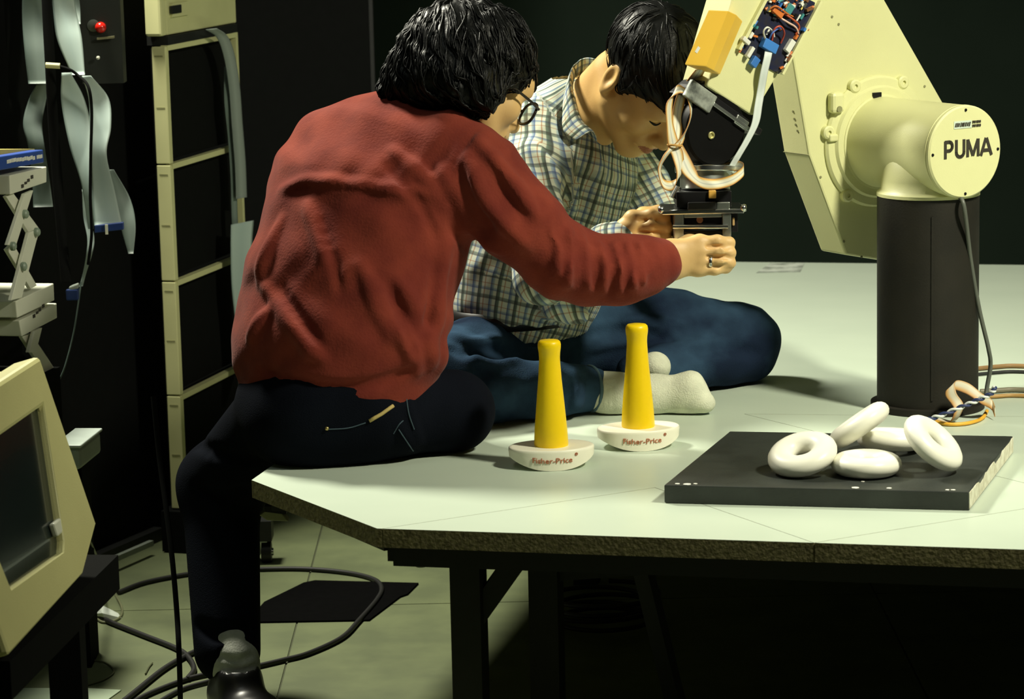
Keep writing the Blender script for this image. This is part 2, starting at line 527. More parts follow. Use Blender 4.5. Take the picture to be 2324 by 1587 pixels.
# under-frame: black apron rails, legs, braces
zt = TZ - TTH
def tp(u, v, z=0.0): q = B_ + td * u + tn * v; return Vector((q.x, q.y, z))
def rail(name, a, b, w, h, ztop, m=m_black):
    a, b = Vector(a), Vector(b); d = (b - a); L = d.length; d.normalize(); s = Vector((-d.y, d.x, 0)).normalized()
    bm = bmesh.new(); c = (a + b) / 2; c.z = ztop - h / 2
    b_box(bm, c, d, s, AZ, L, w, h); return part(name, bm, m, table)
IN = 0.035
rail('apron_rail', tp(0.02, IN), tp(1.58, IN), 0.03, 0.035, zt)
rail('apron_rail', tp(la + 0.04, ln_ + 0.03), tp(0.015, IN), 0.03, 0.012, zt)
rail('apron_rail', tp(la + 0.04, ln_ + 0.03), tp(la + 0.04, dep - 0.05), 0.03, 0.03, zt)
rail('apron_rail', tp(la + 0.04, dep - 0.05), tp(1.58, dep - 0.05), 0.03, 0.05, zt)
rail('apron_rail', tp(1.58, IN), tp(1.58, dep - 0.05), 0.03, 0.05, zt)
def leg_at(p, s=0.05):
    bm = bmesh.new(); b_box(bm, (p.x, p.y, zt / 2), td, tn, AZ, s, s, zt); part('leg', bm, m_black, table)
# front legs stand under the apron at the places seen in the picture
def under(px, v):  # point with given inward distance whose picture column is px
    lo, hi = -1.0, 2.5
    for _ in range(50):
        mid = (lo + hi) / 2; q = tp(mid, v, 0.2) - CAM
        x = W / 2 + FPX * q.dot(RI) / q.dot(FWD)
        if x < px: lo = mid
        else: hi = mid
    return lo
u1, u2 = under(1070, 0.10), under(1243, 0.30)
L1, L2 = tp(u1, 0.10), tp(u2, 0.30)
leg_at(L1); leg_at(L2)
leg_at(tp(1.5, 0.1)); leg_at(tp(1.5, dep - 0.1)); leg_at(tp(la + 0.1, dep - 0.1)); leg_at(tp(1.5, dep * 0.5)); leg_at(tp(la + 0.32, dep * 0.55))
def brace(a, b, w=0.035):
    bm = bmesh.new(); d = (b - a); L = d.length; d.normalize(); e1, e2 = frame_of(d)
    b_box(bm, (a + b) / 2, d, e1, e2, L, w, w * 0.5); part('brace', bm, m_black, table)
brace(L1 + Vector((0, 0, 0.33)), tp(u1 + 0.10, 0.12, zt - 0.01))
brace(tp(under(1420, 0.5), 0.5, zt - 0.01), tp(under(1560, 0.42), 0.42, 0.02))
brace(L2 + Vector((0, 0, 0.37)), tp(u2 + 0.36, 0.34, 0.40), 0.03)
# steel levelling bolts with washers under the rim
for px, v, u in ((965, 0.05, None), (1793, 0.075, None), (1937, 0.075, None)):
    uu = under(px, v); bm = bmesh.new(); c = tp(uu, v)
    zz = zt - (0.030 if px < 1000 else 0.034)
    b_lathe(bm, (c.x, c.y, zz), (0, 0, -1), [(0.016, 0), (0.016, 0.004), (0.009, 0.005), (0.009, 0.012), (0, 0.013)], 14)
    part('levelling_bolt', bm, m_steel, table, smooth=True, angle=40)
bm = bmesh.new(); c = tp(under(965, 0.05), 0.05); b_box(bm, (c.x, c.y, zt - 0.015), td, tn, AZ, 0.10, 0.04, 0.03); part('corner_block', bm, m_black, table)
# dark smudge scraped on the far part of the table
m_smudge = mat('dark_scuff', (0.20, 0.23, 0.19), 0.8, col2=(0.55, 0.60, 0.52), scale=25, detail=8)
bm = bmesh.new(); pl = [T(1716, 620), T(1748, 597.5), T(1826, 597.5), T(1816, 618)]; b_prism(bm, [p + Vector((0, 0, 0.0006)) for p in pl], (0, 0, -0.0005)); part('scuff_mark', bm, m_smudge, table)

# flat black patch on the floor below the table corner
m_patch = mat('flat_black', (0.0045, 0.0045, 0.0045), 1.0, scale=60, spec=0.0)
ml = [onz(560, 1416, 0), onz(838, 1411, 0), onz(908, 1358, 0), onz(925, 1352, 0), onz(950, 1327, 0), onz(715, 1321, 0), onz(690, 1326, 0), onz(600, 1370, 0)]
bm = bmesh.new(); b_prism(bm, [p + Vector((0, 0, 0.004)) for p in ml], (0, 0, -0.0038)); tag(part('floor_patch', bm, m_patch), 'flat black patch on the floor below the table corner', 'mat')

# ================================================================== black slab with the white rings
m_slab = mat('black_slab_paint', (0.032, 0.038, 0.032), 0.5, col2=(0.018, 0.022, 0.018), scale=12, detail=5, bump=0.15, bscale=300)
m_foam = mat('white_core', (0.78, 0.77, 0.62), 0.8, col2=(0.55, 0.52, 0.38), scale=60, detail=5)
m_chipw = mat('chipped_white', (0.8, 0.8, 0.7), 0.7)
SH = 0.031
q = [onz(1507, 1101, TZ + SH), onz(2200, 1117, TZ + SH), onz(2299, 990, TZ + SH), onz(1656, 979, TZ + SH)]
slab = thing('black_slab', 'flat black board with a chipped white right edge holding the rings', 'board', (q[0].x, q[0].y, TZ))
bm = bmesh.new(); b_prism(bm, q, (0, 0, -SH + 0.0005)); slo = part('board', bm, m_slab, slab, bevel=0.002)
# bare white right edge, ragged along the top
random.seed(4)
e0, e1 = q[1], q[2]; n = 26; top = []; ed = (e1 - e0).normalized(); eo = Vector((ed.y, -ed.x, 0)) * 0.0008
for i in range(n + 1):
    f = i / n; drop = 0.001 + (random.random() ** 2) * 0.010 * (1 if 0.15 < f < 0.8 else 0.25)
    top.append(e0.lerp(e1, f) + eo + Vector((0, 0, -drop)))
botm = [e1 + eo + Vector((0, 0, -SH + 0.003)), e0 + eo + Vector((0, 0, -SH + 0.003))]
bm = bmesh.new(); b_prism(bm, top + botm, -eo * 1.5); tag(part('bare_edge', bm, m_foam, slab), 'bare whitish edge with ragged black paint')
for (px, py, w) in ((1537, 1099, 9), (1560, 1100, 14), (1578, 1099, 8), (1941, 1108, 14), (2018, 1109, 10), (2150, 1113, 8), (2163, 1113, 8), (1958, 1094, 6)):
    c = onz(px, py, TZ + SH); bm = bmesh.new(); ww = M(w, 4.9)
    pts = [c + Vector((ww * (0.5 + 0.2 * random.random()) * math.cos(a), ww * 0.55 * math.sin(a), 0.0009)) for a in [k * math.pi / 4 for k in range(8)]]
    b_prism(bm, pts, (0, 0, -0.0008)); part('paint_chip', bm, m_chipw, slab)

# rings: white toy stacking rings (full torus section, slightly oval)
m_ring = mat('white_plastic', (0.93, 0.92, 0.79), 0.38, col2=(0.90, 0.89, 0.76), scale=8, spec=0.4)
def torus(bm, c, nrm, R, r, rz=None, n=40, k=18):
    nrm = Vector(nrm).normalized(); rz = rz or r
    prof = [(R + r * math.cos(2 * math.pi * i / k), rz * math.sin(2 * math.pi * i / k)) for i in range(k)]
    b_lathe(bm, c, nrm, prof, n, closed=True); return bm
zS = TZ + SH
RR, RT, RZZ = 0.0368, 0.0220, 0.0170
def ring(px, py, nrm, label, extra=0.0):
    n = Vector(nrm).normalized(); hz = RR * math.sqrt(max(0, 1 - n.z ** 2)) + RT * math.sqrt(max(0, 1 - n.z ** 2)) * 0.75 + RZZ * n.z * 0.8
    hz = max(hz, RZZ)
    c = onz(px, py, zS + hz + extra); bm = bmesh.new(); torus(bm, c, n, RR, RT, RZZ)
    zmin = min(v.co.z for v in bm.verts)
    if zmin < zS + 0.0003 or extra == 0.0:
        bmesh.ops.translate(bm, verts=bm.verts, vec=(0, 0, zS + 0.0003 - zmin))
    return tag(part('stacking_ring', bm, m_ring, smooth=True), label, 'toy ring', 'white rings on the black board')
ring(1966, 1053, (0, 0, 1), 'white toy ring lying flat in front of the others')
ring(1821, 1030, (-0.24, -0.30, 0.92), 'white toy ring at the left tilted so its hole shows')
ring(1950, 965, (-0.55, 0.185, 0.81), 'white toy ring leaning steeply on top of the heap', 0.020)
ring(2022, 1000, (0.05, 0.1, 1), 'white toy ring at the back lying under two others')
ring(2118, 1006, (0.60, -0.30, 0.74), 'white toy ring at the right end leaning with a narrow hole', 0.004)

# ================================================================== two stacking-toy posts
m_cone = mat('yellow_plastic', (0.98, 0.69, 0.004), 0.36, col2=(0.97, 0.66, 0.004), scale=5, spec=0.4)
m_base = mat('cream_plastic', (0.93, 0.91, 0.74), 0.36, col2=(0.90, 0.88, 0.71), scale=8, spec=0.4)
m_print = mat('red_print', (0.50, 0.16, 0.07), 0.6)
# first toy: seat it where the left one stands
tb = T(1252, 1056)
toy = thing('stacking_toy', 'yellow cone post on cream rocker base standing further forward, nearer the seated man in red', 'toy', (tb.x, tb.y, TZ), 'stacking toys without rings')
fx = Vector((math.cos(math.radians(6)), math.sin(math.radians(6)), 0)); fy = Vector((-fx.y, fx.x, 0))
def rocker(bm):
    # oval plate, flat top; underside curves up towards both ends
    n = 48; RXX, RYY = 0.0755, 0.052; rows = []
    def pt(a, f, z): return tb + fx * (RXX * f * math.cos(a)) + fy * (RYY * f * math.sin(a)) + Vector((0, 0, z))
    def under_z(a, f): x = f * math.cos(a); return 0.0003 + 0.020 * abs(x) ** 2.4
    lev = [('t', 0.0), ('t', 0.9), ('t', 0.965), ('t2', 0.992), ('m', 1.0), ('b', 0.985), ('b', 0.93), ('b', 0.6), ('b', 0.0)]
    for kind, f in lev:
        row = []
        for i in range(n):
            a = 2 * math.pi * i / n
            if kind == 't': z = 0.036
            elif kind == 't2': z = 0.0345
            elif kind == 'm': z = 0.031
            else: z = under_z(a, f)
            if f == 0.0: z = 0.036 if kind == 't' else 0.0003
            row.append((a, f, z))
        rows.append(row)
    V = []
    for row in rows:
        if row[0][1] == 0.0: V.append([bm.verts.new(pt(0, 0, row[0][2]))])
        else: V.append([bm.verts.new(pt(*q)) for q in row])
    for A, B in zip(V, V[1:]):
        for i in range(n):
            j = (i + 1) % n
            if len(A) == 1: bm.faces.new((A[0], B[i], B[j]))
            elif len(B) == 1: bm.faces.new((A[i], B[0], A[j]))
            else: bm.faces.new((A[i], B[i], B[j], A[j]))
bm = bmesh.new(); rocker(bm); part('rocker_base', bm, m_base, toy, smooth=True, angle=50)
bm = bmesh.new()
b_lathe(bm, tb + Vector((0, 0, 0.0355)), AZ, [(0.0, 0), (0.0295, 0), (0.0300, 0.004), (0.0285, 0.03), (0.0245, 0.075), (0.0205, 0.118), (0.0185, 0.148), (0.0182, 0.156), (0.0188, 0.165), (0.0200, 0.173), (0.0203, 0.179), (0.0192, 0.184), (0.0165, 0.1865), (0, 0.187)], 40)
part('cone_post', bm, m_cone, toy, smooth=True, angle=50)
def bend(x, y, z):
    a = -math.pi / 2 + x / 0.0655
    e = Vector((0, 0, 0)); p = fx * (0.0758 * math.cos(a)) + fy * (0.0523 * math.sin(a))
    xx = abs(math.cos(a)); zz = 0.0003 + 0.020 * xx ** 2.4
    return tb + p * (1.0 - 0.012 * (0.022 - y) / 0.02 * 0 + 0.003) + Vector((0, 0, 0.018 + y + 0.3 * zz)) + p.normalized() * z
text_obj('lettering', 'Fisher-Price', None, fx, AZ, 0.0135, 0.0008, m_print, toy, curve=lambda x, y, z: bend(x - 0.004, y, z), spacing=0.98)
text_obj('trade_mark', '®', None, fx, AZ, 0.0075, 0.0008, m_print, toy, curve=lambda x, y, z: bend(x + 0.0345, y + 0.008, z))
tb2 = T(1449, 1012)
toy2 = toy.copy(); COL.objects.link(toy2); toy2.location = toy.location + (tb2 - tb)
toy2['label'] = 'yellow cone post on cream rocker base standing further back, next to the black board'
for ch in list(toy.children):
    c = ch.copy(); COL.objects.link(c); c.parent = toy2; c.matrix_parent_inverse = ch.matrix_parent_inverse.copy()
toy2.rotation_euler = (0, 0, math.radians(5))
# ================================================================== the robot
def proj(v):
    q = Vector(v) - CAM; d = q.dot(FWD)
    return (W / 2 + FPX * q.dot(RI) / d, H / 2 - FPX * q.dot(UI) / d, d)
def solve(fn, target, lo, hi, comp):
    """bisection on a monotone function of the picture coordinate comp"""
    a, b = fn(lo), fn(hi); inc = proj(b)[comp] > proj(a)[comp]
    for _ in range(60):
        mid = (lo + hi) / 2; v = proj(fn(mid))[comp]
        if (v < target) == inc: lo = mid
        else: hi = mid
    return (lo + hi) / 2
m_col = mat('black_column_paint', (0.017, 0.0155, 0.011), 0.6, col2=(0.012, 0.0115, 0.0085), scale=14, detail=6, bump=0.1, bscale=250, spec=0.25)
m_dark = mat('dark_anodised', (0.007, 0.007, 0.008), 0.45, scale=30, spec=0.25)
m_letter = mat('black_lettering', (0.035, 0.03, 0.02), 0.6)
AXN = Vector((math.sin(math.radians(31)), -math.cos(math.radians(31)), 0))
AXT = Vector((-AXN.y, AXN.x, 0))          # along the arm panels, to the right and away
colf = T(2122, 946); COLR = 0.0955
colc = colf + Vector((0, COLR, 0))
robot = thing('industrial_robot', 'beige industrial robot arm with black column and bare circuit board', 'robot', (colc.x, colc.y, TZ))
z_top = solve(lambda z: Vector((colf.x, colf.y + 0.004, z)), 455, 0.6, 1.3, 1)
z_ax = 1.0
for _ in range(3):
    Lc = solve(lambda L: Vector((colc.x, colc.y, z_ax)) + AXN * L, 2191, -0.1, 0.4, 0)
    z_ax = solve(lambda z: Vector((colc.x, colc.y, z)) + AXN * Lc, 345, 0.6, 1.5, 1)
AX0 = Vector((colc.x, colc.y, z_ax))
Lp = solve(lambda L: AX0 + AXN * L, 1992, -0.6, 0.2, 0)
Lc = max(Lc, 0.10)
CR = 0.0860
# column: round trunk with a shallow flat strip
bm = bmesh.new(); b_lathe(bm, (colc.x, colc.y, TZ + 0.0004), AZ, [(COLR + 0.012, 0), (COLR + 0.012, 0.012), (COLR, 0.013), (COLR, z_top - TZ)], 48)
column = part('column', bm, m_col, robot, smooth=True, angle=40)
bm = bmesh.new(); c = Vector((colc.x - 0.006, colc.y - COLR, (TZ + z_top) / 2)); b_box(bm, c, AX, AY, AZ, 0.004, 0.003, z_top - TZ - 0.06); part('seam_strip', bm, m_col, column)
# shoulder: vertical neck merging into the horizontal drum
bm = bmesh.new(); b_lathe(bm, (colc.x, colc.y, z_top), AZ, [(COLR + 0.001, 0), (COLR + 0.001, 0.006), (0.089, 0.012), (0.087, 0.03), (0.083, 0.07), (0.06, z_ax - z_top)], 48)
part('shoulder_neck', bm, m_beige, robot, smooth=True, angle=50)
bm = bmesh.new(); LL = Lc - Lp
b_lathe(bm, AX0 + AXN * Lp, AXN, [(0.096, 0.0), (0.096, 0.008), (0.091, 0.0085), (0.091, 0.014), (CR + 0.001, 0.015), (CR, 0.03), (CR, LL - 0.012), (CR + 0.0005, LL - 0.0115), (CR + 0.0005, LL - 0.011), (CR - 0.001, LL - 0.0105), (CR - 0.001, LL - 0.0095), (CR, LL - 0.009), (CR, LL - 0.003), (CR - 0.003, LL), (0, LL)], 64)
drum = part('shoulder_drum', bm, m_beige, robot, smooth=True, angle=30)
cap_c = AX0 + AXN * Lc
rt = AXT; 
up_c = AZ
for a in (68, 158, 248, 338):
    e = cap_c + rt * (CR * 0.9 * math.cos(math.radians(a + 22))) + up_c * (CR * 0.9 * math.sin(math.radians(a + 22)))
    bm = bmesh.new(); b_lathe(bm, e, AXN, [(0.0028, 0), (0.0028, 0.0012), (0, 0.0014)], 10); part('cap_screw', bm, m_dark, drum)
def stroke_letter(ch, x0, hgt, wid):
    """bold capital drawn with flat strokes on the drum cap"""
    t = 0.0062
    arcp = lambda cx, cy, rx, ry, a0, a1, n=8: [(cx + rx * math.cos(math.radians(a0 + (a1 - a0) * i / n)), cy + ry * math.sin(math.radians(a0 + (a1 - a0) * i / n))) for i in range(n + 1)]
    L_ = {'P': [[(0.12, 0), (0.12, 1)], [(0.12, .95), (.55, .95)] + arcp(.55, .70, .33, .25, 90, -90) + [(0.12, .45)]],
          'U': [[(0.1, 1), (0.1, .32)] + arcp(.5, .32, .40, .27, 180, 360) + [(.9, 1)]],
          'M': [[(0.06, 0), (0.06, 1)], [(0.08, .98), (.5, .06)], [(.5, .06), (.92, .98)], [(.94, 1), (.94, 0)]],
          'A': [[(0.0, 0), (.47, 1)], [(.53, 1), (1.0, 0)], [(.2, .30), (.8, .30)]]}[ch]
    bm = bmesh.new()
    for k_, pl_ in enumerate(L_):
        for (ax_, ay_), (bx_, by_) in zip(pl_, pl_[1:]):
            A = cap_c + rt * (x0 + ax_ * wid) + up_c * ((ay_ - .5) * hgt) ; B = cap_c + rt * (x0 + bx_ * wid) + up_c * ((by_ - .5) * hgt)
            A = A + up_c * 0.0065; B = B + up_c * 0.0065; d = (B - A); ln2 = d.length; d.normalize()
            b_box(bm, (A + B) / 2 + AXN * (0.0006 + 0.00005 * k_), d, AXN.cross(d), AXN, ln2 + (t * 0.35 if len(pl_) > 2 else 0), t, 0.0009)
    return part('letter', bm, m_letter, drum)
xl = -0.0505
for ch, wd in (('P', .0215), ('U', .0225), ('M', .0285), ('A', .0255)):
    stroke_letter(ch, xl, 0.0325, wd); xl += wd + 0.0048
# small maker's badge: pale strip with worn dark marks
bc = cap_c + up_c * 0.051 + rt * 0.006
bm = bmesh.new(); b_box(bm, bc + rt * -0.013 + AXN * 0.0006, rt, up_c, AXN, 0.042, 0.014, 0.0006); badge = part('badge', bm, mat('badge_tint', (0.62, 0.72, 0.60), 0.5), drum)
random.seed(3); x = -0.030
while x < 0.032:
    w = random.uniform(0.0022, 0.0038)
    if not (0.007 < x < 0.0105):
        if x < 0.008:
            bm = bmesh.new(); b_box(bm, bc + rt * x + AXN * 0.0012, rt, up_c + rt * 0.3, AXN, w, 0.0075 * random.uniform(0.85, 1.1), 0.0006); part('badge_mark', bm, m_letter, badge)
        else:
            for dz in (0.0035, -0.0035):
                bm = bmesh.new(); b_box(bm, bc + rt * x + up_c * dz + AXN * 0.0012, rt, up_c, AXN, w, 0.0045, 0.0006); part('badge_mark', bm, m_letter, badge)
    x += w + 0.0011

# upper arm: tapered flat box in the plane across the shoulder axis
PP = AX0 + AXN * (Lp - 0.004)
def pl(px, py, off=0.0): return onplane(px, py, PP + AXN * off, AXN)
ARM_T = 0.080
front = [(1799, 129), (1836, 352), (1920, 579), (2030, 596), (2075, 585), (2150, 330), (2140, 232), (2010, 3), (1925, -150), (1870, -190), (1800, -150), (1770, -20)]
bm = bmesh.new(); b_prism(bm, [pl(*p) for p in front], -AXN * ARM_T)
upper = part('upper_arm', bm, m_beige, robot, bevel=0.004)
# seam line round the arm below the shoulder and cover screws
m_seam = mat('seam_olive', (0.25, 0.25, 0.12), 0.8)  # darker olive of the seam line and screw heads
a, b = pl(1836, 352), pl(1836, 352) - AXN * ARM_T
bm = bmesh.new(); ddn = (pl(1920, 579) - pl(1836, 352)).normalized(); b_box(bm, (a + b) / 2 + (AXT * -0.0002), AXN, ddn, ddn.cross(AXN), ARM_T, 0.0015, 0.0015); part('cover_seam', bm, m_seam, upper)
for p in ((1888, 38), (1903, 55), (2098, 196), (1862, 402), (1915, 548), (1955, 583), (1954, 185), (1968, 185)):
    bm = bmesh.new(); b_lathe(bm, pl(*p) - AXN * 0.0002, AXN, [(0.0025, 0), (0.0025, 0.0015), (0, 0.0017)], 8); part('screw', bm, m_seam, upper)
for p in ((1800, 253), (1803, 270), (1806, 283), (1810, 297)):
    bm = bmesh.new(); sN = (AXT * -1); c = pl(*p); c = onplane(p[0], p[1], pl(1836, 352), (ddn.cross(AXN)))
    dU = (pl(1836, 352) - pl(1799, 129)).normalized(); sN = dU.cross(AXN).normalized()
    c = onplane(p[0], p[1], pl(1799, 129), sN)
    sN2 = sN if sN.dot(CAM - c) > 0 else -sN
    b_lathe(bm, c - sN2 * 0.0003, sN2, [(0.0025, 0), (0.0025, 0.0015), (0, 0.0017)], 8); part('screw', bm, m_seam, upper)
# round flange with bolts, bosses and a slot
fc = onplane(*proj(AX0 + AXN * Lp)[:2], PP, AXN)
bm = bmesh.new(); b_lathe(bm, PP - AXN * 0.001, AXN, [(0.126, 0), (0.126, 0.005), (0.122, 0.010), (0.108, 0.011), (0.104, 0.017), (0.085, 0.018)], 64)
flange = part('shoulder_flange', bm, m_beige, robot, smooth=True, angle=30)
for ang in (118, 168, 232, 62):
    r_ = 0.124; e = PP + AXT * (r_ * math.cos(math.radians(ang))) + AZ * (r_ * math.sin(math.radians(ang)))
    bm = bmesh.new(); b_lathe(bm, e, AXN, [(0.013, 0), (0.013, 0.010), (0.010, 0.0125), (0.004, 0.0125), (0.004, 0.009), (0, 0.009)], 18); part('boss', bm, m_beige, flange, smooth=True, angle=35)
e0 = pl(1890, 232)
bm = bmesh.new(); b_box(bm, e0 + AXN * 0.010, AXT, AZ, AXN, 0.030, 0.040, 0.020); part('stop_block', bm, m_beige, upper, bevel=0.007)
bm = bmesh.new(); b_cyl(bm, e0 + AXN * 0.018 - AZ * 0.012, e0 + AXN * 0.022 - AZ * 0.012, 0.006, n=12); part('stop_screw', bm, m_seam, upper)
e0 = pl(1882, 312)
bm = bmesh.new(); b_box(bm, e0 + AXN * 0.008, AXT, AZ, AXN, 0.020, 0.014, 0.016); part('clamp_block', bm, m_beige, upper, bevel=0.003)
e0 = onplane(1990, 216, PP + AXN * 0.018, AXN)
bm = bmesh.new(); b_box(bm, e0, AXT, AZ, AXN, 0.020, 0.010, 0.004); part('slot_insert', bm, m_dark, flange)
# grey cable down the column
cz = lambda px, py, Z: P(px, py, Z)
s0 = Vector((cap_c.x, cap_c.y, cap_c.z - CR + 0.004)) - AXN * 0.02
Zf = (colf - CAM).dot(FWD)
pts = [s0] + [cz(2188, 470, Zf - 0.075), cz(2203, 590, Zf - 0.02), cz(2222, 700, Zf + 0.015), cz(2243, 790, Zf + 0.04), cz(2248, 830, Zf + 0.06), cz(2240, 880, Zf + 0.07), Vector((colc.x + 0.105, colc.y - 0.03, TZ + 0.010))]
tube_obj('column_cable', pts, 0.0042, mat('grey_cable', (0.10, 0.11, 0.09), 0.45), robot)

# forearm: flat beige box in front of the upper arm
FP = PP + AXN * 0.085
def fpl(px, py, off=0.0): return onplane(px, py, FP + AXN * off, AXN)
FT = 0.082
bm = bmesh.new(); b_prism(bm, [fpl(*p) for p in ((1700, -130), (1760, -215), (1880, -225), (1945, -150), (1905, -60), (1755, 187), (1709, 263), (1605, 196), (1618, 150))], -AXN * FT)
fore = part('forearm', bm, m_beige, robot, bevel=0.003)
FD = (fpl(1709, 263) - fpl(1868, 0)).normalized()       # towards the wrist
FS = AXN.cross(FD).normalized()                          # across, to the left
if FS.dot(AXT) > 0: FS = -FS
# open electronics bay with the circuit board
m_pcb = mat('dark_circuit_board', (0.010, 0.014, 0.045), 0.4, col2=(0.02, 0.02, 0.03), scale=90, detail=6)
bay = [(1738, 4), (1700, 62), (1674, 112), (1722, 142), (1768, 168), (1798, 118), (1842, 42), (1850, 6), (1800, -20)]
bm = bmesh.new(); b_prism(bm, [fpl(*p, 0.0035) for p in bay], -AXN * 0.0033); pcb = part('circuit_board', bm, m_pcb, robot)
def bay_bar(a, b, w, h, m):
    A, B = fpl(*a), fpl(*b); d = (B - A).normalized(); bm = bmesh.new()
    b_box(bm, (A + B) / 2 + AXN * h / 2, d, AXN.cross(d), AXN, (B - A).length, w, h); return bm
part('bay_rim', bay_bar((1737, -10), (1672, 112), 0.006, 0.010, m_beige), m_beige, fore)
part('bay_rim', bay_bar((1858, 2), (1770, 168), 0.005, 0.010, m_beige), m_beige, fore)
pal = [mat('component_white', (0.75, 0.76, 0.68), 0.5), mat('component_orange', (0.62, 0.17, 0.03), 0.5), mat('component_teal', (0.05, 0.25, 0.25), 0.5), mat('component_brown', (0.18, 0.08, 0.03), 0.5), mat('component_black', (0.01, 0.01, 0.012), 0.35), mat('component_blue', (0.04, 0.17, 0.50), 0.45), mat('component_yellow', (0.7, 0.55, 0.12), 0.5), m_steel]
random.seed(11)
def inside(px, py):
    c = False; n = len(bay)
    for i in range(n):
        x0, y0 = bay[i]; x1, y1 = bay[(i + 1) % n]
        if (y0 > py) != (y1 > py) and px < (x1 - x0) * (py - y0) / (y1 - y0) + x0: c = not c
    return c
spots = 0
while spots < 64:
    px, py = random.uniform(1676, 1850), random.uniform(-5, 165)
    if not inside(px, py): continue
    edge = py < 42 or (px + py * 0.62) > 1862 or (px + py * 0.6) < 1752
    if not edge and random.random() < 0.93: continue
    e = fpl(px, py, 0.0035); h = random.uniform(0.003, 0.010); bm = bmesh.new(); a = random.choice((0, 0, 0.6, 1.2)); dx = FD * math.cos(a) + FS * math.sin(a)
    L_, w_ = random.uniform(0.005, 0.014), random.uniform(0.003, 0.006)
    mm = random.choices(pal, (6, 3, 2, 2, 3, 2, 1, 2))[0]
    if random.random() < 0.5: b_box(bm, e + AXN * h / 2, dx, AXN.cross(dx), AXN, L_, w_, h)
    else: b_cyl(bm, e + AXN * 0.003 - dx * L_ / 2, e + AXN * 0.003 + dx * L_ / 2, w_ / 2, n=8)
    part('component', bm, mm, pcb); spots += 1
for (px, py, w, l, m) in ((1698, 118, 9, 26, pal[0]), (1708, 140, 18, 22, pal[5]), (1788, 104, 14, 30, pal[0]), (1688, 92, 22, 10, pal[0]), (1760, 28, 30, 14, pal[1]), (1786, 20, 18, 22, pal[2])):
    e = fpl(px, py, 0.0035); bm = bmesh.new(); b_box(bm, e + AXN * 0.005, FD, FS, AXN, M(l, 5.35), M(w, 5.35), 0.010); part('component', bm, m, pcb, bevel=0.001)
# blue connector and coloured wires
bcn = fpl(1745, 104, 0.012); cdx = (fpl(1768, 115) - fpl(1728, 92)).normalized()
bm = bmesh.new(); b_box(bm, bcn, cdx, AXN.cross(cdx), AXN, 0.033, 0.018, 0.014); conn = part('blue_connector', bm, mat('connector_blue', (0.05, 0.22, 0.62), 0.45), pcb, bevel=0.001)
for pts, m in (([(1738, 92, .014), (1733, 72, .02), (1742, 62, .022), (1754, 72, .012), (1757, 84, .01)], pal[0]), ([(1752, 92, .014), (1758, 66, .02), (1772, 60, .022), (1780, 76, .015), (1772, 98, .006)], mat('wire_red', (0.45, 0.06, 0.03), 0.5)), ([(1745, 90, .014), (1752, 76, .02), (1764, 66, .018), (1775, 64, .005)], mat('wire_blue', (0.05, 0.12, 0.4), 0.5)), ([(1770, 40, .008), (1790, 52, .014), (1806, 62, .012), (1812, 76, .006)], mat('wire_pink', (0.75, 0.5, 0.4), 0.5)), ([(1778, 30, .008), (1802, 46, .016), (1814, 60, .010), (1806, 78, .006)], mat('wire_red2', (0.5, 0.09, 0.03), 0.5)), ([(1745, 22, .008), (1762, 14, .016), (1785, 30, .014), (1800, 38, .006)], pal[1])):
    tube_obj('wire', [fpl(*p) for p in pts], 0.0018, m, pcb, n=6, sub=5)
# grey flat cable from the blue connector down past the wrist
m_ribg = attr_stripe_mat('pale_flat_cable', [(0.0, (0.50, 0.56, 0.52)), (0.15, (0.66, 0.72, 0.68)), (0.5, (0.60, 0.67, 0.64)), (0.85, (0.66, 0.71, 0.68)), (1.0, (0.45, 0.5, 0.46))])
gp = [(1745, 112, .012), (1742, 130, .018), (1734, 165, .016), (1727, 205, .008), (1721, 240, .010), (1714, 280, .012), (1696, 318, .012), (1676, 352, .010), (1660, 380, .004), (1650, 400, -.006)]
ribbon_obj('flat_cable', [(fpl(*p), AXT + Vector((0, 0, 0.2))) for p in gp], 0.0185, m_ribg, robot)
# yellow box on the forearm's left flank
m_yel = mat('yellow_enamel', (0.80, 0.50, 0.06), 0.4, col2=(0.77, 0.47, 0.055), scale=6)
yf0, yf1, yf2, yf3 = (1608, 24), (1553, 148), (1605, 152), (1652, 27)
def yp(px, py, off): return fpl(px, py, off)
sec_t = [yp(1608, 22, 0.046), yp(1653, 24, 0.046), yp(1672, 33, 0.032), yp(1686, 48, 0.004), yp(1640, 40, 0.0)]
sec_b = [yp(1553, 147, 0.046), yp(1602, 151, 0.046), yp(1619, 161, 0.032), yp(1634, 170, 0.004), yp(1585, 160, 0.0)]
bm = bmesh.new(); va = [bm.verts.new(p) for p in sec_t]; vb = [bm.verts.new(p) for p in sec_b]
bm.faces.new(va); bm.faces.new(vb[::-1])
for i in range(5): bm.faces.new((va[i], vb[i], vb[(i + 1) % 5], va[(i + 1) % 5]))
ybox = part('yellow_box', bm, m_yel, robot, bevel=0.002)
bm = bmesh.new(); e = yp(1583, 113, 0.0462); b_box(bm, e, FD, FS, AXN, 0.012, 0.006, 0.0006); part('paper_dot', bm, pal[0], ybox)

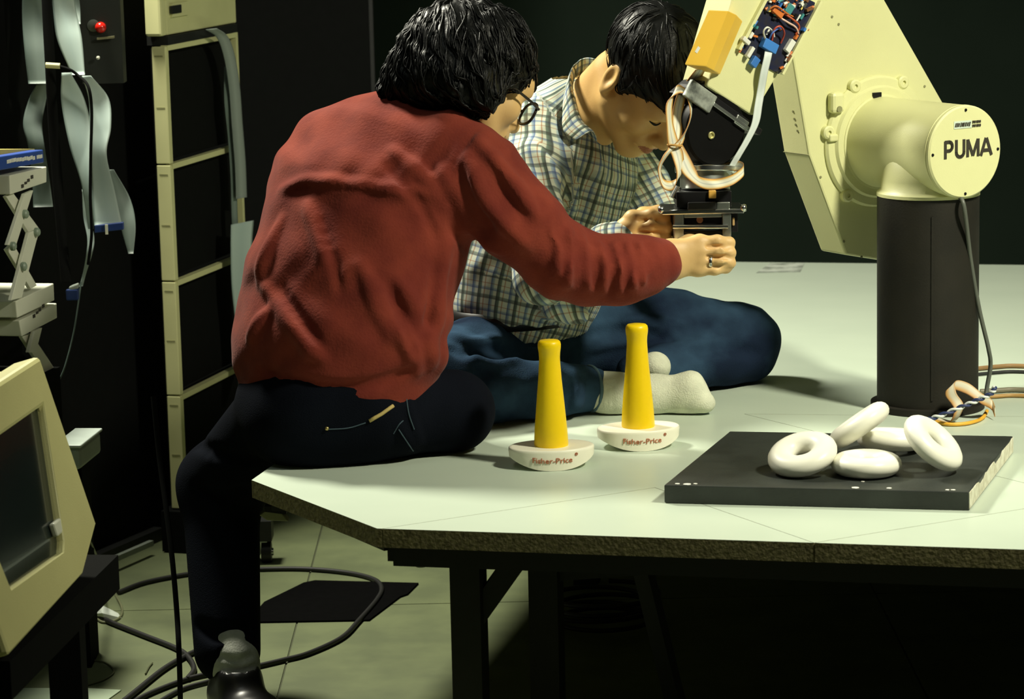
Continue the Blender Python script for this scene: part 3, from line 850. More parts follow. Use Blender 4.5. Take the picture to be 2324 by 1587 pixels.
# wrist: black joint body under a steel band
WP = FP - AXN * 0.040
def wp(px, py, off=0.0): return onplane(px, py, WP + AXN * off, AXN)
bm = bmesh.new(); b_prism(bm, [wp(*p, 0.030) for p in ((1592, 186), (1626, 178), (1716, 258), (1707, 300), (1560, 214))], -AXN * 0.062)
part('wrist_block', bm, m_dark, robot, bevel=0.003)
a, b = wp(1557, 196, 0.002), wp(1700, 298, 0.002); d = (b - a).normalized()
bm = bmesh.new(); b_box(bm, (a + b) / 2 + AXN * 0.008, d, AXN.cross(d), AXN, (b - a).length, 0.012, 0.062); part('wrist_band', bm, m_dark, robot, bevel=0.002)
a, b = wp(1560, 205, 0.043), wp(1622, 232, 0.043); bm = bmesh.new(); b_box(bm, (a + b) / 2 - AXN * 0.004, d, AXN.cross(d), AXN, (b - a).length, 0.034, 0.010); part('worn_plate', bm, mat('worn_silver', (0.40, 0.43, 0.38), 0.5, 0.4, col2=(0.10, 0.11, 0.10), scale=55, detail=6), robot, bevel=0.002)
a, b = wp(1618, 236, 0.042), wp(1700, 293, 0.042); bm = bmesh.new(); b_box(bm, (a + b) / 2, d, AXN.cross(d), AXN, (b - a).length, 0.007, 0.005); part('band_edge', bm, m_steel, robot, bevel=0.001)
a, b = wp(1668, 268, 0.040), wp(1694, 288, 0.040); bm = bmesh.new(); b_box(bm, (a + b) / 2, d, AXN.cross(d), AXN, (b - a).length, 0.018, 0.008); part('band_clamp', bm, m_steel, robot, bevel=0.002)
wc = wp(1627, 296, 0.038) - AXN * 0.056
bm = bmesh.new(); b_lathe(bm, wc, AXN, [(0.061, 0), (0.066, 0.005), (0.066, 0.051), (0.062, 0.056), (0, 0.056)], 48); part('wrist_body', bm, mat('black_gloss', (0.004, 0.004, 0.004), 0.45, scale=20, spec=0.15), robot, smooth=True, angle=30)
bm = bmesh.new(); e = wp(1613, 307, 0.038); b_lathe(bm, e, AXN, [(0.0065, 0), (0.0070, 0.003), (0.0052, 0.0045), (0.0042, 0.0035), (0.0042, 0.001), (0, 0.001)], 18); part('wrist_bolt', bm, mat('brass_bolt', (0.75, 0.70, 0.32), 0.3, 0.6), robot, smooth=True, angle=30)
# tool flange, force sensor and gripper hang below the wrist
GZ = (wp(1600, 400) - CAM).dot(FWD)
def g(px, py, dz=0.0): return P(px, py, GZ + dz)
def gbox(name, x0, x1, y0, y1, d0, d1, m, bev=0.0015, par=None):
    c = g((x0 + x1) / 2, (y0 + y1) / 2, (d0 + d1) / 2); bm = bmesh.new()
    b_box(bm, c, AX, AY, AZ, M(x1 - x0, GZ), d1 - d0, M(y1 - y0, GZ)); return part(name, bm, m, par or robot, bevel=bev)
bm = bmesh.new(); b_cyl(bm, g(1600, 432), g(1600, 386), 0.046, n=32); part('tool_flange', bm, m_steel, robot, smooth=True, angle=30, bevel=0.002)
bm = bmesh.new(); b_cyl(bm, g(1602, 392), g(1602, 378), 0.057, n=36); part('flange_ring', bm, m_chrome, robot, smooth=True, angle=30, bevel=0.002)
gbox('force_sensor', 1532, 1656, 428, 464, -0.045, 0.045, m_dark)
gbox('orange_component', 1608, 1625, 432, 450, -0.052, -0.044, mat('orange_part', (0.75, 0.42, 0.08), 0.4))
bm = bmesh.new(); b_cyl(bm, g(1528, 450, -0.03), g(1540, 424, -0.03), 0.008, 0.006, 14); part('hose_fitting', bm, m_chrome, robot, smooth=True, angle=30)
gbox('gear_housing', 1558, 1622, 453, 470, -0.056, 0.03, m_black)
gbox('mount_block', 1622, 1652, 452, 470, -0.05, 0.04, m_steel)
gbox('cross_bar', 1498, 1684, 468, 479, -0.050, 0.045, m_chrome, 0.002)
for i, (px, py) in enumerate(((1687, 472), (1500, 476))):
    bm = bmesh.new(); b_lathe(bm, g(px, py, -0.045) - AX * 0.006, AX, [(0, 0), (0.006, 0.001), (0.008, 0.006), (0.006, 0.011), (0, 0.012)], 14); part('bar_knob', bm, m_chrome, robot, smooth=True)
gbox('gripper_side', 1527, 1549, 480, 540, -0.040, 0.035, m_steel)
gbox('gripper_side', 1636, 1656, 480, 540, -0.040, 0.035, m_steel)
gbox('gripper_top', 1549, 1636, 480, 489, -0.038, 0.03, m_steel)
gbox('gripper_motor', 1552, 1634, 489, 511, -0.030, 0.03, m_dark)
bm = bmesh.new(); b_lathe(bm, g(1588, 499, -0.030), -AY, [(0.006, 0), (0.006, 0.003), (0, 0.003)], 14); part('copper_terminal', bm, mat('copper', (0.55, 0.22, 0.10), 0.35, 0.7), robot, smooth=True, angle=30)
bm = bmesh.new(); b_cyl(bm, g(1527, 515, -0.043), g(1652, 515, -0.043), 0.0042, n=12); part('slide_rod', bm, m_chrome, robot, smooth=True, angle=30)
gbox('gripper_base', 1549, 1636, 519, 531, -0.035, 0.03, m_black)
gbox('gripper_finger', 1528, 1547, 540, 612, -0.030, 0.015, mat('finger_pad', (0.70, 0.68, 0.45), 0.5))
gbox('gripper_finger', 1636, 1654, 540, 600, -0.030, 0.015, m_steel)
gbox('side_bracket', 1656, 1672, 478, 522, -0.03, 0.03, m_dark)
gbox('small_switch', 1662, 1667, 494, 512, -0.036, -0.028, mat('switch_tan', (0.55, 0.35, 0.15), 0.5))

# looped multicolour flat cable tied with a rubber band
m_ribc = attr_stripe_mat('rainbow_flat_cable', [(0.0, (0.45, 0.19, 0.04)), (0.10, (0.62, 0.40, 0.12)), (0.18, (0.68, 0.62, 0.40)), (0.36, (0.72, 0.70, 0.56)), (0.46, (0.45, 0.47, 0.40)), (0.58, (0.70, 0.69, 0.56)), (0.74, (0.62, 0.60, 0.42)), (0.86, (0.60, 0.36, 0.08)), (1.0, (0.28, 0.13, 0.04))])
RZ = GZ - 0.085
def rp(px, py, dz=0.0): return P(px, py, RZ + dz)
w1 = Vector((0.55, 0.83, 0.1)); w2 = Vector((0.9, 0.35, 0.2)); w3 = Vector((0.3, 0.95, 0.1)); w4 = Vector((0.05, 0.75, 0.62))
ribbon_obj('looped_flat_cable', [(yp(1590, 158, 0.02), AXT), (rp(1575, 180, .05), AX), (rp(1552, 205, .04), w2), (rp(1540, 245, .03), w2), (rp(1536, 300, .012), w2), (rp(1531, 330, .0), w2), (rp(1512, 352, -.01), w1), (rp(1497, 382, -.01), w3), (rp(1505, 416, -.01), w4), (rp(1528, 420, -.01), w4), (rp(1543, 392, -.005), w1), (rp(1538, 352, .0), w2), (rp(1529, 330, .0), w2), (rp(1520, 280, -.005), w1), (rp(1520, 232, -.005), w1), (rp(1538, 203, .0), w4), (rp(1560, 215, .005), w3), (rp(1570, 258, .008), w3), (rp(1556, 300, .008), w3), (rp(1537, 330, .003), w2)], 0.0225, m_ribc, robot, sub=6)
ribbon_obj('looped_flat_cable', [(rp(1534, 332, .006), w2), (rp(1550, 360, .004), w2), (rp(1566, 392, .0), w2), (rp(1590, 414, -.005), w4), (rp(1625, 418, -.012), w4), (rp(1662, 408, -.01), w4), (rp(1687, 388, .015), w4), (rp(1678, 377, .05), w4), (rp(1645, 381, .085), w4), (rp(1600, 390, .1), w4), (rp(1570, 390, .09), w4)], 0.026, m_ribc, robot, sub=7)
bm = bmesh.new(); torus(bm, rp(1531, 330, .002), Vector((0.1, 0.1, 1)), 0.012, 0.0022, n=24, k=8); part('rubber_band', bm, mat('rubber_tan', (0.60, 0.33, 0.08), 0.6), robot, smooth=True)

# loose cables behind the slab at the foot of the column
m_rib2 = attr_stripe_mat('tan_flat_cable', [(0.0, (0.30, 0.13, 0.04)), (0.2, (0.50, 0.30, 0.10)), (0.5, (0.55, 0.52, 0.40)), (0.8, (0.62, 0.58, 0.44)), (1.0, (0.45, 0.25, 0.08))])
Zr = (T(2200, 955) - CAM).dot(FWD)
def cp(px, py, dz=0.0): return P(px, py, Zr + dz)
rc = ribbon_obj('loose_flat_cable', [(cp(2122, 950, .0), AX), (cp(2160, 957, -.02), Vector((.7, .7, 0))), (cp(2176, 925, -.03), Vector((.9, .4, .2))), (cp(2158, 895, -.02), Vector((.9, -.3, .3))), (cp(2162, 874, -.01), Vector((.6, .4, .6))), (cp(2195, 882, .0), Vector((.3, .4, .8))), (cp(2228, 905, .0), Vector((.1, .5, .8))), (cp(2250, 918, .02), Vector((.1, .6, .8))), (cp(2258, 935, .0), Vector((.1, .6, .8)))], 0.021, m_rib2, None, sub=8)
tag(rc, 'brown and cream flat cable arching over the table behind the board', 'cable')
tw = [(2095, 957), (2130, 945), (2180, 925), (2220, 908), (2250, 893), (2258, 878)]
tco = thing('twisted_cable', 'blue and white twisted wire beside the robot column foot', 'cable', tuple(cp(2180, 940)))
path = [Vector(tuple(q)) for q in spline([tuple(cp(x, y, -0.058)) for x, y in tw], 14)]
for s_, m in ((0, mat('wire_white', (0.75, 0.78, 0.75), 0.5)), (math.pi, mat('wire_navy', (0.02, 0.035, 0.12), 0.5))):
    pts = []
    for i, q_ in enumerate(path):
        d = (path[min(i + 1, len(path) - 1)] - path[max(i - 1, 0)]).normalized(); a1, a2 = frame_of(d); ph = i * 0.55 + s_
        pts.append(q_ + a1 * (0.0028 * math.cos(ph)) + a2 * (0.0028 * math.sin(ph)))
    bm = bmesh.new(); b_tube(bm, pts, 0.0026, 6); part('wire_strand', bm, m, tco, smooth=True)
oc = [T(2105, 958), T(2150, 968), T(2195, 966), T(2228, 955), T(2240, 938)]
tag(tube_obj('orange_wire', [p + Vector((0, 0, 0.004)) for p in oc], 0.0036, mat('wire_orange', (0.80, 0.42, 0.04), 0.5)), 'orange wire curving on the table behind the rings', 'cable')
for k, (yy, rr) in enumerate(((838, 0.0045), (850, 0.0035), (893, 0.005), (905, 0.0040))):
    pts = [T(2130, yy + 3), T(2190, yy + 6), T(2262, yy), T(2300, yy - 2), T(2360, yy + 1), T(2430, yy + 8), T(2600, yy + 2)] if k < 2 else [T(2225, yy + 2), T(2262, yy), T(2300, yy - 2), T(2360, yy + 1), T(2430, yy + 8), T(2600, yy + 6)]
    lab = ['brown cable running right, farthest of four behind the column', 'dark cable second farthest of four right of the column', 'grey cable third of four right of the column', 'tan cable nearest of four right of the column'][k]
    tag(tube_obj('table_cable', [p + Vector((0, 0, rr + 0.0005)) for p in pts], rr, [mat('cable_brown', (0.28, 0.16, 0.06), 0.5), m_black, mat('cable_grey', (0.20, 0.18, 0.12), 0.5), mat('cable_tan', (0.42, 0.24, 0.07), 0.5)][k]), lab, 'cable', 'cables right of the column')
# ================================================================== equipment on the left
m_rack = mat('rack_cream', (0.62, 0.62, 0.32), 0.5, col2=(0.57, 0.57, 0.29), scale=10)
m_white = mat('white_enamel', (0.72, 0.74, 0.60), 0.4, col2=(0.66, 0.68, 0.55), scale=8)
m_grib = attr_stripe_mat('grey_ribbon', [(0.0, (0.22, 0.30, 0.27)), (0.1, (0.40, 0.50, 0.46)), (0.5, (0.36, 0.46, 0.43)), (0.9, (0.42, 0.52, 0.48)), (1.0, (0.22, 0.28, 0.25))], rough=0.45)
m_drib = attr_stripe_mat('dim_ribbon', [(0.0, (0.10, 0.14, 0.12)), (0.5, (0.17, 0.22, 0.19)), (1.0, (0.12, 0.16, 0.14))], rough=0.5)
a_r = math.radians(15.5); rd = Vector((math.sin(a_r), math.cos(a_r), 0)); rn = Vector((rd.y, -rd.x, 0))
r0 = onz(428, 1250, 0)
def rv(u, v, z): return r0 + rd * u + rn * v + Vector((0, 0, z))
rack = thing('equipment_rack', 'tall cream edged rack of stacked black equipment bays behind the man in red', 'rack', tuple(r0))
def zfor(py, u=0.0, v=0.0): return solve(lambda z: rv(u, v, z), py, -0.1, 2.2, 1)
PW, PD = 0.033, 0.020
cuts = [1155, 897, 638, 373, 104]
zc_ = [zfor(y) for y in cuts]
DEP = solve(lambda u: rv(u, 0, zc_[3]), 546, 0.0, 3.0, 0)
for k in range(4):
    z0, z1 = zc_[k] + 0.0015, zc_[k + 1] - 0.0015
    bm = bmesh.new(); b_box(bm, rv(0, -PW / 2, (z0 + z1) / 2), rn, rd, AZ, PW, PD, z1 - z0); post = part('bay_post', bm, m_rack, rack, bevel=0.002)
    for f in (0.48, 0.92):   # shallow latch grips on the edge of each bay
        bm = bmesh.new(); b_box(bm, rv(-PD / 2, -PW / 2, z0 + (z1 - z0) * f), rn, rd, AZ, 0.020, 0.0015, 0.003); part('latch_line', bm, mat('latch_olive', (0.28, 0.28, 0.13), 0.7), post)  # thin dark olive line for each grip
    bm = bmesh.new(); b_box(bm, rv(DEP / 2, -0.006, zc_[k + 1] - 0.005), rd, rn, AZ, DEP, 0.016, 0.012); part('bay_rail', bm, m_rack, rack)
    bm = bmesh.new(); b_box(bm, rv(DEP / 2, -0.03, (z0 + z1) / 2), rd, rn, AZ, DEP, 0.02, z1 - z0 - 0.01); part('side_panel', bm, m_blackmatte, rack)
bm = bmesh.new(); b_box(bm, rv(DEP, -0.006, (zc_[0] + zc_[4]) / 2), rd, rn, AZ, 0.014, 0.014, zc_[4] - zc_[0]); part('rear_post', bm, m_rack, rack)
bm = bmesh.new(); b_box(bm, rv(DEP / 2, -0.022, zc_[0] / 2 + 0.001), rd, rn, AZ, DEP + 0.06, 0.06, zc_[0] - 0.004); part('plinth', bm, m_blackmatte, rack)
bm = bmesh.new(); b_box(bm, rv(DEP / 2, -0.022, zc_[4] + 0.011), rd, rn, AZ, DEP, 0.05, 0.020); part('top_plate', bm, m_black, rack)
# cream instrument on top of the rack
zt0 = zc_[4] + 0.0225
inst = thing('instrument_box', 'cream instrument case with a dark square button standing on top of the rack', 'instrument', tuple(rv(0, 0, zt0)))
bm = bmesh.new(); b_box(bm, rv(DEP / 2 + 0.01, -0.019, zt0 + 0.075), rd, rn, AZ, DEP, 0.034, 0.15); part('case', bm, m_rack, inst, bevel=0.003)
bm = bmesh.new(); b_box(bm, rv(-0.012, -0.019, zt0 + 0.076), rd, rn, AZ, 0.035, 0.040, 0.152); bez = part('front_bezel', bm, m_rack, inst, bevel=0.006)
e = onplane(407, 21, rv(0, 0.001, 0), rn)
bm = bmesh.new(); b_box(bm, e, rd, rn, AZ, 0.10, 0.006, 0.030); part('button_frame', bm, m_rack, inst)
bm = bmesh.new(); b_box(bm, onplane(399, 21, rv(0, 0.004, 0), rn), rd, rn, AZ, 0.055, 0.006, 0.018); part('square_button', bm, m_black, inst)
# grey ribbon cables hanging down the rack's back post
def rk(px, py, off=0.03, u=0.0): return onplane(px, py, rv(0, off, 0), rn) + rd * u
wr = rd * 0.9 + rn * 0.3
for pts, lab in (([(480, 66), (505, 85), (521, 130), (532, 200), (538, 280), (545, 370), (548, 450)], 'grey ribbon cable fanning over the top rail of the rack'),
                 ([(516, 150), (516, 230), (524, 310), (530, 400), (532, 480), (535, 540)], 'dim thin ribbon cable hanging behind the upper rack bay')):
    first = 'fanning' in lab
    o = ribbon_obj('ribbon_cable', [(rk(x, y, 0.035 if first else 0.02), wr) for x, y in pts], 0.040 if first else 0.022, m_drib if not first else attr_stripe_mat('lead_grey_ribbon', [(0.0, (0.14, 0.17, 0.15)), (0.5, (0.25, 0.29, 0.26)), (1.0, (0.18, 0.21, 0.19))]), None)
    tag(o, lab, 'cable', 'ribbon cables on the rack')
o = ribbon_obj('ribbon_cable', [(rk(550, 505, 0.045), wr), (rk(548, 560, 0.045), wr), (rk(550, 640, 0.045), wr), (rk(556, 720, 0.045), wr), (rk(560, 800, 0.045), wr), (rk(554, 850, 0.045), wr), (rk(549, 885, 0.045), wr)], [0.085, 0.08, 0.08, 0.075, 0.07, 0.045, 0.02], m_grib, None)
tag(o, 'wide pale ribbon cable tapering to a point beside the red jacket', 'cable', 'ribbon cables on the rack')
# black cabinet filling the gap left of the rack
bk0, bk1 = onz(205, 1296, 0), onz(352, 1232, 0)
cd = (bk1 - bk0).normalized(); cn = Vector((cd.y, -cd.x, 0))
cab = thing('black_cabinet', 'tall matt black cabinet with a grey foot strip at the far left', 'cabinet', tuple(bk0))
Lc2 = (bk1 - bk0).length
bm = bmesh.new(); b_box(bm, bk0 + cd * (Lc2 / 2 - 0.02) - cn * 0.20 + AZ * 0.86, cd, cn, AZ, Lc2 + 0.34, 0.36, 1.66); part('body', bm, m_blackmatte, cab)
bm = bmesh.new(); b_box(bm, bk0 + cd * (Lc2 / 2 - 0.02) - cn * 0.02 + AZ * 0.015, cd, cn, AZ, Lc2 + 0.1, 0.05, 0.03); part('foot_strip', bm, m_black, cab)
bm = bmesh.new(); b_box(bm, onz(285, 1258, 0.03), cd, cn, AZ, Lc2 * 0.80, 0.012, 0.012); part('grey_strip', bm, mat('strip_grey', (0.20, 0.23, 0.19), 0.6), cab)
bm = bmesh.new(); b_box(bm, bk0 + cd * (Lc2 / 2 - 0.02) - cn * 0.20 + AZ * 0.0175, cd, cn, AZ, Lc2 + 0.32, 0.34, 0.033); part('plinth', bm, m_blackmatte, cab)
# things mounted in front of the cabinet, hanging ribbons
HZ = 5.95
def hp(px, py, dz=0.0): return P(px, py, HZ + dz)
RB = [
 ('dim grey ribbon cable at the top left corner', m_drib, [(78, -60), (76, 40), (82, 120), (88, 190)], [52, 50, 50, 48], 0.05),
 ('dim grey ribbon cable bowing beside the blue book', m_drib, [(96, 190), (84, 230), (74, 280), (82, 330), (92, 400), (98, 470)], [26, 40, 42, 38, 40, 44], 0.06),
 ('broad pale ribbon cable slanting down from the top edge', m_grib, [(136, -60), (146, 20), (158, 90), (178, 170)], [44, 50, 54, 30], -0.02),
 ('short pale ribbon cable behind the broad one near the red lamp', m_drib, [(160, -60), (170, 10), (178, 55)], [20, 22, 10], 0.04),
 ('pale ribbon cable narrowing towards the hanging plug', m_grib, [(150, 165), (166, 230), (186, 330), (200, 420), (206, 520)], [20, 52, 54, 30, 12], -0.03),
 ('pale ribbon cable bulging right and ending in the blue plug', m_grib, [(196, 172), (224, 225), (228, 290), (224, 350), (234, 430), (246, 512)], [20, 44, 46, 36, 52, 60], -0.085),
 ('dim ribbon cable with a rounded end right of the blue plug', m_drib, [(250, 385), (276, 450), (290, 510), (297, 576)], [16, 36, 34, 12], -0.070),
 ('thin pale cable strip dangling below the ribbons', m_grib, [(190, 430), (196, 490), (206, 540), (203, 575), (192, 620), (184, 650)], [8, 14, 16, 14, 8, 8], 0.02)]
for lab, m, pts, ww, dz in RB:
    wds = [M(w, HZ) for w in ww]
    n_ = len(pts); wdir = [Vector((0.95, 0.25 * math.sin(i * 1.3), 0.0)) for i in range(n_)]
    tag(ribbon_obj('hanging_ribbon', [(hp(x, y, dz + 0.012 * math.sin(i * 1.7)), wdir[i] * 1.0) for i, (x, y) in enumerate(pts)], [w * 1.03 for w in wds], m, None, sub=8), lab, 'cable', 'hanging ribbon cables at the left')
bp_ = thing('blue_plug', 'blue ribbon plug with a pale clip hanging at the ribbon end', 'plug', tuple(hp(248, 520)))
m_plug = mat('plug_blue', (0.010, 0.035, 0.16), 0.45)
bm = bmesh.new(); b_box(bm, hp(248, 516, -0.09), Vector((0.99, 0, 0.09)), AY, AZ, M(66, HZ), 0.012, M(17, HZ)); part('plug_body', bm, m_plug, bp_, bevel=0.002)
bm = bmesh.new(); b_box(bm, hp(242, 521, -0.10), AX, AY, AZ, M(6, HZ), 0.004, M(22, HZ)); part('clip', bm, m_white, bp_)
dp = thing('small_plug', 'small dark blue plug with pale lead dangling at the left', 'plug', tuple(hp(165, 665)))
bm = bmesh.new(); b_box(bm, hp(165, 668, -0.02), AX, AY, AZ, M(28, HZ), 0.02, M(26, HZ)); part('plug_body', bm, m_plug, dp, bevel=0.003)
bm = bmesh.new(); b_box(bm, hp(168, 652, -0.022), Vector((.9, 0, .3)), AY, AZ, M(24, HZ), 0.018, M(12, HZ)); part('grip', bm, mat('grip_grey', (0.3, 0.34, 0.3), 0.5), dp, bevel=0.003)
tag(tube_obj('thin_lead', [hp(184, 640), hp(176, 700), hp(166, 760), hp(148, 830), hp(128, 885), hp(120, 960)], 0.0016, mat('lead_teal', (0.13, 0.19, 0.17), 0.5), n=6), 'thin grey lead hanging in a curve above the terminal', 'cable')
tag(tube_obj('black_hose', [hp(104, -60, -.03), hp(108, 40, -.03), hp(114, 150, -.03), hp(122, 300, -.02), hp(136, 480, -.02), hp(150, 640, -.02)], 0.011, m_blackmatte), 'thick black hose running down between the ribbons', 'hose')
tag(tube_obj('tie_cable', [hp(132, 150, -.06), hp(158, 158, -.07), hp(178, 172, -.07), hp(200, 196, -.11), hp(208, 250, -.11), hp(206, 350, -.11), hp(205, 450, -.10), hp(208, 530, -.09), hp(200, 600, -.05)], 0.0032, m_blackmatte), 'thin black cord tied round the pale ribbons', 'cord')
bm = bmesh.new(); b_cyl(bm, hp(104, 148, -.065), hp(136, 150, -.065), 0.006, n=10); tag(part('cable_clip', bm, m_rack), 'cream clip holding the ribbons below the top corner', 'clip')
# dark control panel with a red lamp
cp_ = thing('control_panel', 'dark control panel with a red lamp and small switches', 'panel', tuple(hp(230, 100, .1)))
bm = bmesh.new(); b_box(bm, hp(232, 60, .12), AX, AY, AZ, M(95, HZ), 0.05, M(260, HZ)); part('panel', bm, mat('panel_dark', (0.018, 0.022, 0.018), 0.5), cp_)
bm = bmesh.new(); b_lathe(bm, hp(229, 62, .095), -AY, [(0.012, 0), (0.012, 0.006), (0.0105, 0.012), (0.006, 0.017), (0, 0.018)], 18); part('red_lamp', bm, mat('red_lens', (0.60, 0.015, 0.008), 0.15, coat=0.6), cp_, smooth=True)
bm = bmesh.new(); b_lathe(bm, hp(212, 58, .095), -AY, [(0.013, 0), (0.013, 0.003), (0.009, 0.004), (0, 0.0045)], 18); part('switch_collar', bm, mat('collar_grey', (0.12, 0.14, 0.12), 0.4, 0.5), cp_, smooth=True, angle=30)
bm = bmesh.new(); b_box(bm, hp(240, 86, .09), Vector((1, 0, .08)), AY, AZ, M(40, HZ), 0.006, M(5, HZ)); part('cream_strip', bm, mat('strip_cream', (0.25, 0.24, 0.13), 0.5), cp_)
bm = bmesh.new(); b_lathe(bm, hp(223, 131, .095), -AY, [(0.004, 0), (0.004, 0.005), (0, 0.007)], 10); part('toggle', bm, m_white, cp_)
# white scissor lift carrying a blue book
SZ = 5.75
sn = Vector((math.cos(math.radians(12)), -math.sin(math.radians(12)), 0)); sd = Vector((-sn.y, sn.x, 0)); sp0 = P(105, 520, SZ)
def spx(px, py, off=0.0): return onplane(px, py, sp0 + sn * off, sn)
lift = thing('scissor_lift', 'white scissor lift with crossed arms standing at the left edge', 'lift', (spx(90, 700).x - 0.1, spx(90, 700).y, 0))
def slabpx(name, pts, off, th, m, par, bev=0.002):
    bm = bmesh.new(); b_prism(bm, [spx(*p, off) for p in pts], -sn * th); return part(name, bm, m, par, bevel=bev)
tp_ = slabpx('top_plate', [(22, 398), (106, 378), (106, 414), (24, 442)], 0.0, 0.16, m_white, lift)
slabpx('middle_plate', [(36, 684), (122, 643), (124, 682), (40, 722)], 0.0, 0.16, m_white, lift)
slabpx('lower_plate', [(44, 728), (129, 688), (130, 722), (50, 764)], 0.0, 0.16, m_white, lift)
for off in (0.004, -0.13):
    slabpx('scissor_arm', [(57, 440), (76, 432), (36, 560), (18, 556)], off, 0.008, m_white, lift, 0.001)
    slabpx('scissor_arm', [(14, 446), (30, 438), (90, 520), (84, 545), (68, 532)], off - 0.012, 0.008, m_white, lift, 0.001)
    slabpx('scissor_arm', [(66, 528), (90, 520), (50, 676), (26, 682)], off, 0.008, m_white, lift, 0.001)
    slabpx('scissor_arm', [(16, 566), (30, 552), (84, 648), (70, 656)], off - 0.012, 0.008, m_white, lift, 0.001)
    slabpx('scissor_arm', [(78, 752), (96, 744), (82, 800), (66, 800)], off, 0.008, m_white, lift, 0.001)
    slabpx('scissor_arm', [(50, 764), (72, 758), (126, 840), (112, 862)], off - 0.012, 0.008, m_white, lift, 0.001)
for px, py in ((80, 527), (26, 559), (54, 486), (50, 605)):
    bm = bmesh.new(); e = spx(px, py, 0.004); b_lathe(bm, e, sn, [(0.009, 0), (0.009, 0.006), (0.006, 0.009), (0, 0.009)], 14); part('pivot', bm, mat('pivot_green', (0.25, 0.32, 0.24), 0.4), lift, smooth=True, angle=30)
# base under the lift reaching the floor, out of sight behind the terminal
bz = spx(80, 860).z; bq = spx(80, 860)
bm = bmesh.new(); b_box(bm, Vector((bq.x - 0.08, bq.y, bz / 2)), sn, sd, AZ, 0.16, 0.30, bz); part('pedestal', bm, m_blackmatte, lift)
for i, (px, py) in enumerate(((62, 412), (88, 706))):
    e = spx(px, py, 0.0008)
    for k, (dx, hh) in enumerate(((-0.012, .007), (-0.004, .005), (0.003, .006), (0.012, .007))):
        bm = bmesh.new(); b_box(bm, e + sd * dx * 2.2 + AZ * (dx * 0.5), sd, sn, AZ, 0.012, 0.001, hh); part('plate_mark', bm, m_letter, lift)
book = thing('blue_book', 'blue book with white spine lettering lying on the scissor lift', 'book', tuple(spx(60, 395)))
bm = bmesh.new(); b_prism(bm, [spx(*p, 0.004) for p in ((-30, 360), (98, 340), (100, 369), (-28, 392))], -sn * 0.16); part('cover', bm, mat('book_blue', (0.012, 0.055, 0.30), 0.45), book, bevel=0.002)
bm = bmesh.new(); b_prism(bm, [spx(*p, -0.02) for p in ((-30, 340), (78, 338), (80, 342), (-30, 358))], -sn * 0.12); part('yellow_sheet', bm, mat('sheet_yellow', (0.5, 0.4, 0.08), 0.6), book)
random.seed(8); px = 18.0
while px < 96:
    w = random.uniform(3, 6.5)
    if not (78 < px < 86):
        bm = bmesh.new(); e = spx(px, 366 - (px - 18) * 0.14 + random.uniform(-1, 1), 0.0046); b_box(bm, e, sd, sn, AZ, M(w, SZ) * 3.2, 0.0008, M(8, SZ)); part('spine_mark', bm, pal[0], book)
    px += w + 1.2

# beige computer terminal facing right, on a black cart
tau = math.radians(15.9); th_ = math.radians(6.85)
tN = Vector((math.cos(th_) * math.cos(tau), -math.sin(th_) * math.cos(tau), math.sin(tau)))
tU = Vector((-math.sin(tau) * math.cos(th_), math.sin(tau) * math.sin(th_), math.cos(tau))); tD = Vector((math.sin(th_), math.cos(th_), 0))
t0 = P(205, 1200, 4.55)
def tpx(px, py, off=0.0): return onplane(px, py, t0 + tN * off, tN)
def tuv(px, py): q_ = tpx(px, py) - t0; return q_.dot(tD), q_.dot(tU)
top_u, top_v = tuv(92, 806); r_u, r_v = tuv(205, 1200); b_u, b_v = tuv(190, 1302)
sc = [tuv(*p) for p in ((100, 921), (150, 1240), (26, 1335))]
u_far = top_u; v_top = top_v; u0 = -0.52
def tf(u, v, off=0.0): return t0 + tD * u + tU * v + tN * off
term = thing('computer_terminal', 'beige computer terminal with a dark screen in the left foreground', 'terminal', tuple(tf(-0.2, b_v - 0.02)))
sR = sc[0][0]; sT = (sc[0][1]); sR2 = sc[1][0]; sB = sc[1][1]
sl_u = sc[2][0]; sL = sl_u
uf = max(r_u, u_far)
outer = [(uf - 0.004, v_top), (uf, r_v), (b_u, b_v), (u0, b_v - 0.012), (u0, v_top)]
inner = [(sR, sT), (sR2, sB + 0.01), (sR2 - 0.02, sB - 0.004), (sL, sc[2][1]), (sL - 0.03, sT)]
# bezel: ring of faces between outer and inner outline with depth
m_term = mat('terminal_beige', (0.62, 0.60, 0.27), 0.5, col2=(0.58, 0.56, 0.25), scale=6, bump=0.1, bscale=500)
def bezel_ring(bm, O, I, depth):
    n = 5
    for off in (0.0,):
        vo = [bm.verts.new(tf(*p)) for p in O]; vi = [bm.verts.new(tf(*p)) for p in I]
        vo2 = [bm.verts.new(tf(p[0], p[1], -depth)) for p in O]; vi2 = [bm.verts.new(tf(p[0], p[1], -depth)) for p in I]
        for i in range(n):
            j = (i + 1) % n
            bm.faces.new((vo[i], vo[j], vi[j], vi[i])); bm.faces.new((vo2[i], vi2[i], vi2[j], vo2[j]))
            bm.faces.new((vo[i], vo2[i], vo2[j], vo[j])); bm.faces.new((vi[i], vi[j], vi2[j], vi2[i]))
bm = bmesh.new(); bezel_ring(bm, outer, inner, 0.05); part('bezel', bm, m_term, term, bevel=0.008)
bm = bmesh.new(); b_prism(bm, [tf(p[0], p[1] if True else 0, -0.012) for p in [(inner[0][0] + .01, inner[0][1] + .01), (inner[1][0] + .01, inner[1][1]), (inner[2][0] + .005, inner[2][1] - .005), (inner[3][0] - .01, inner[3][1] - .005), (inner[4][0] - .01, inner[4][1] + .01)]], -tN * 0.02); scr = part('screen', bm, mat('dark_crt_glass', (0.012, 0.020, 0.018), 0.18, coat=0.3, spec=0.6), term)
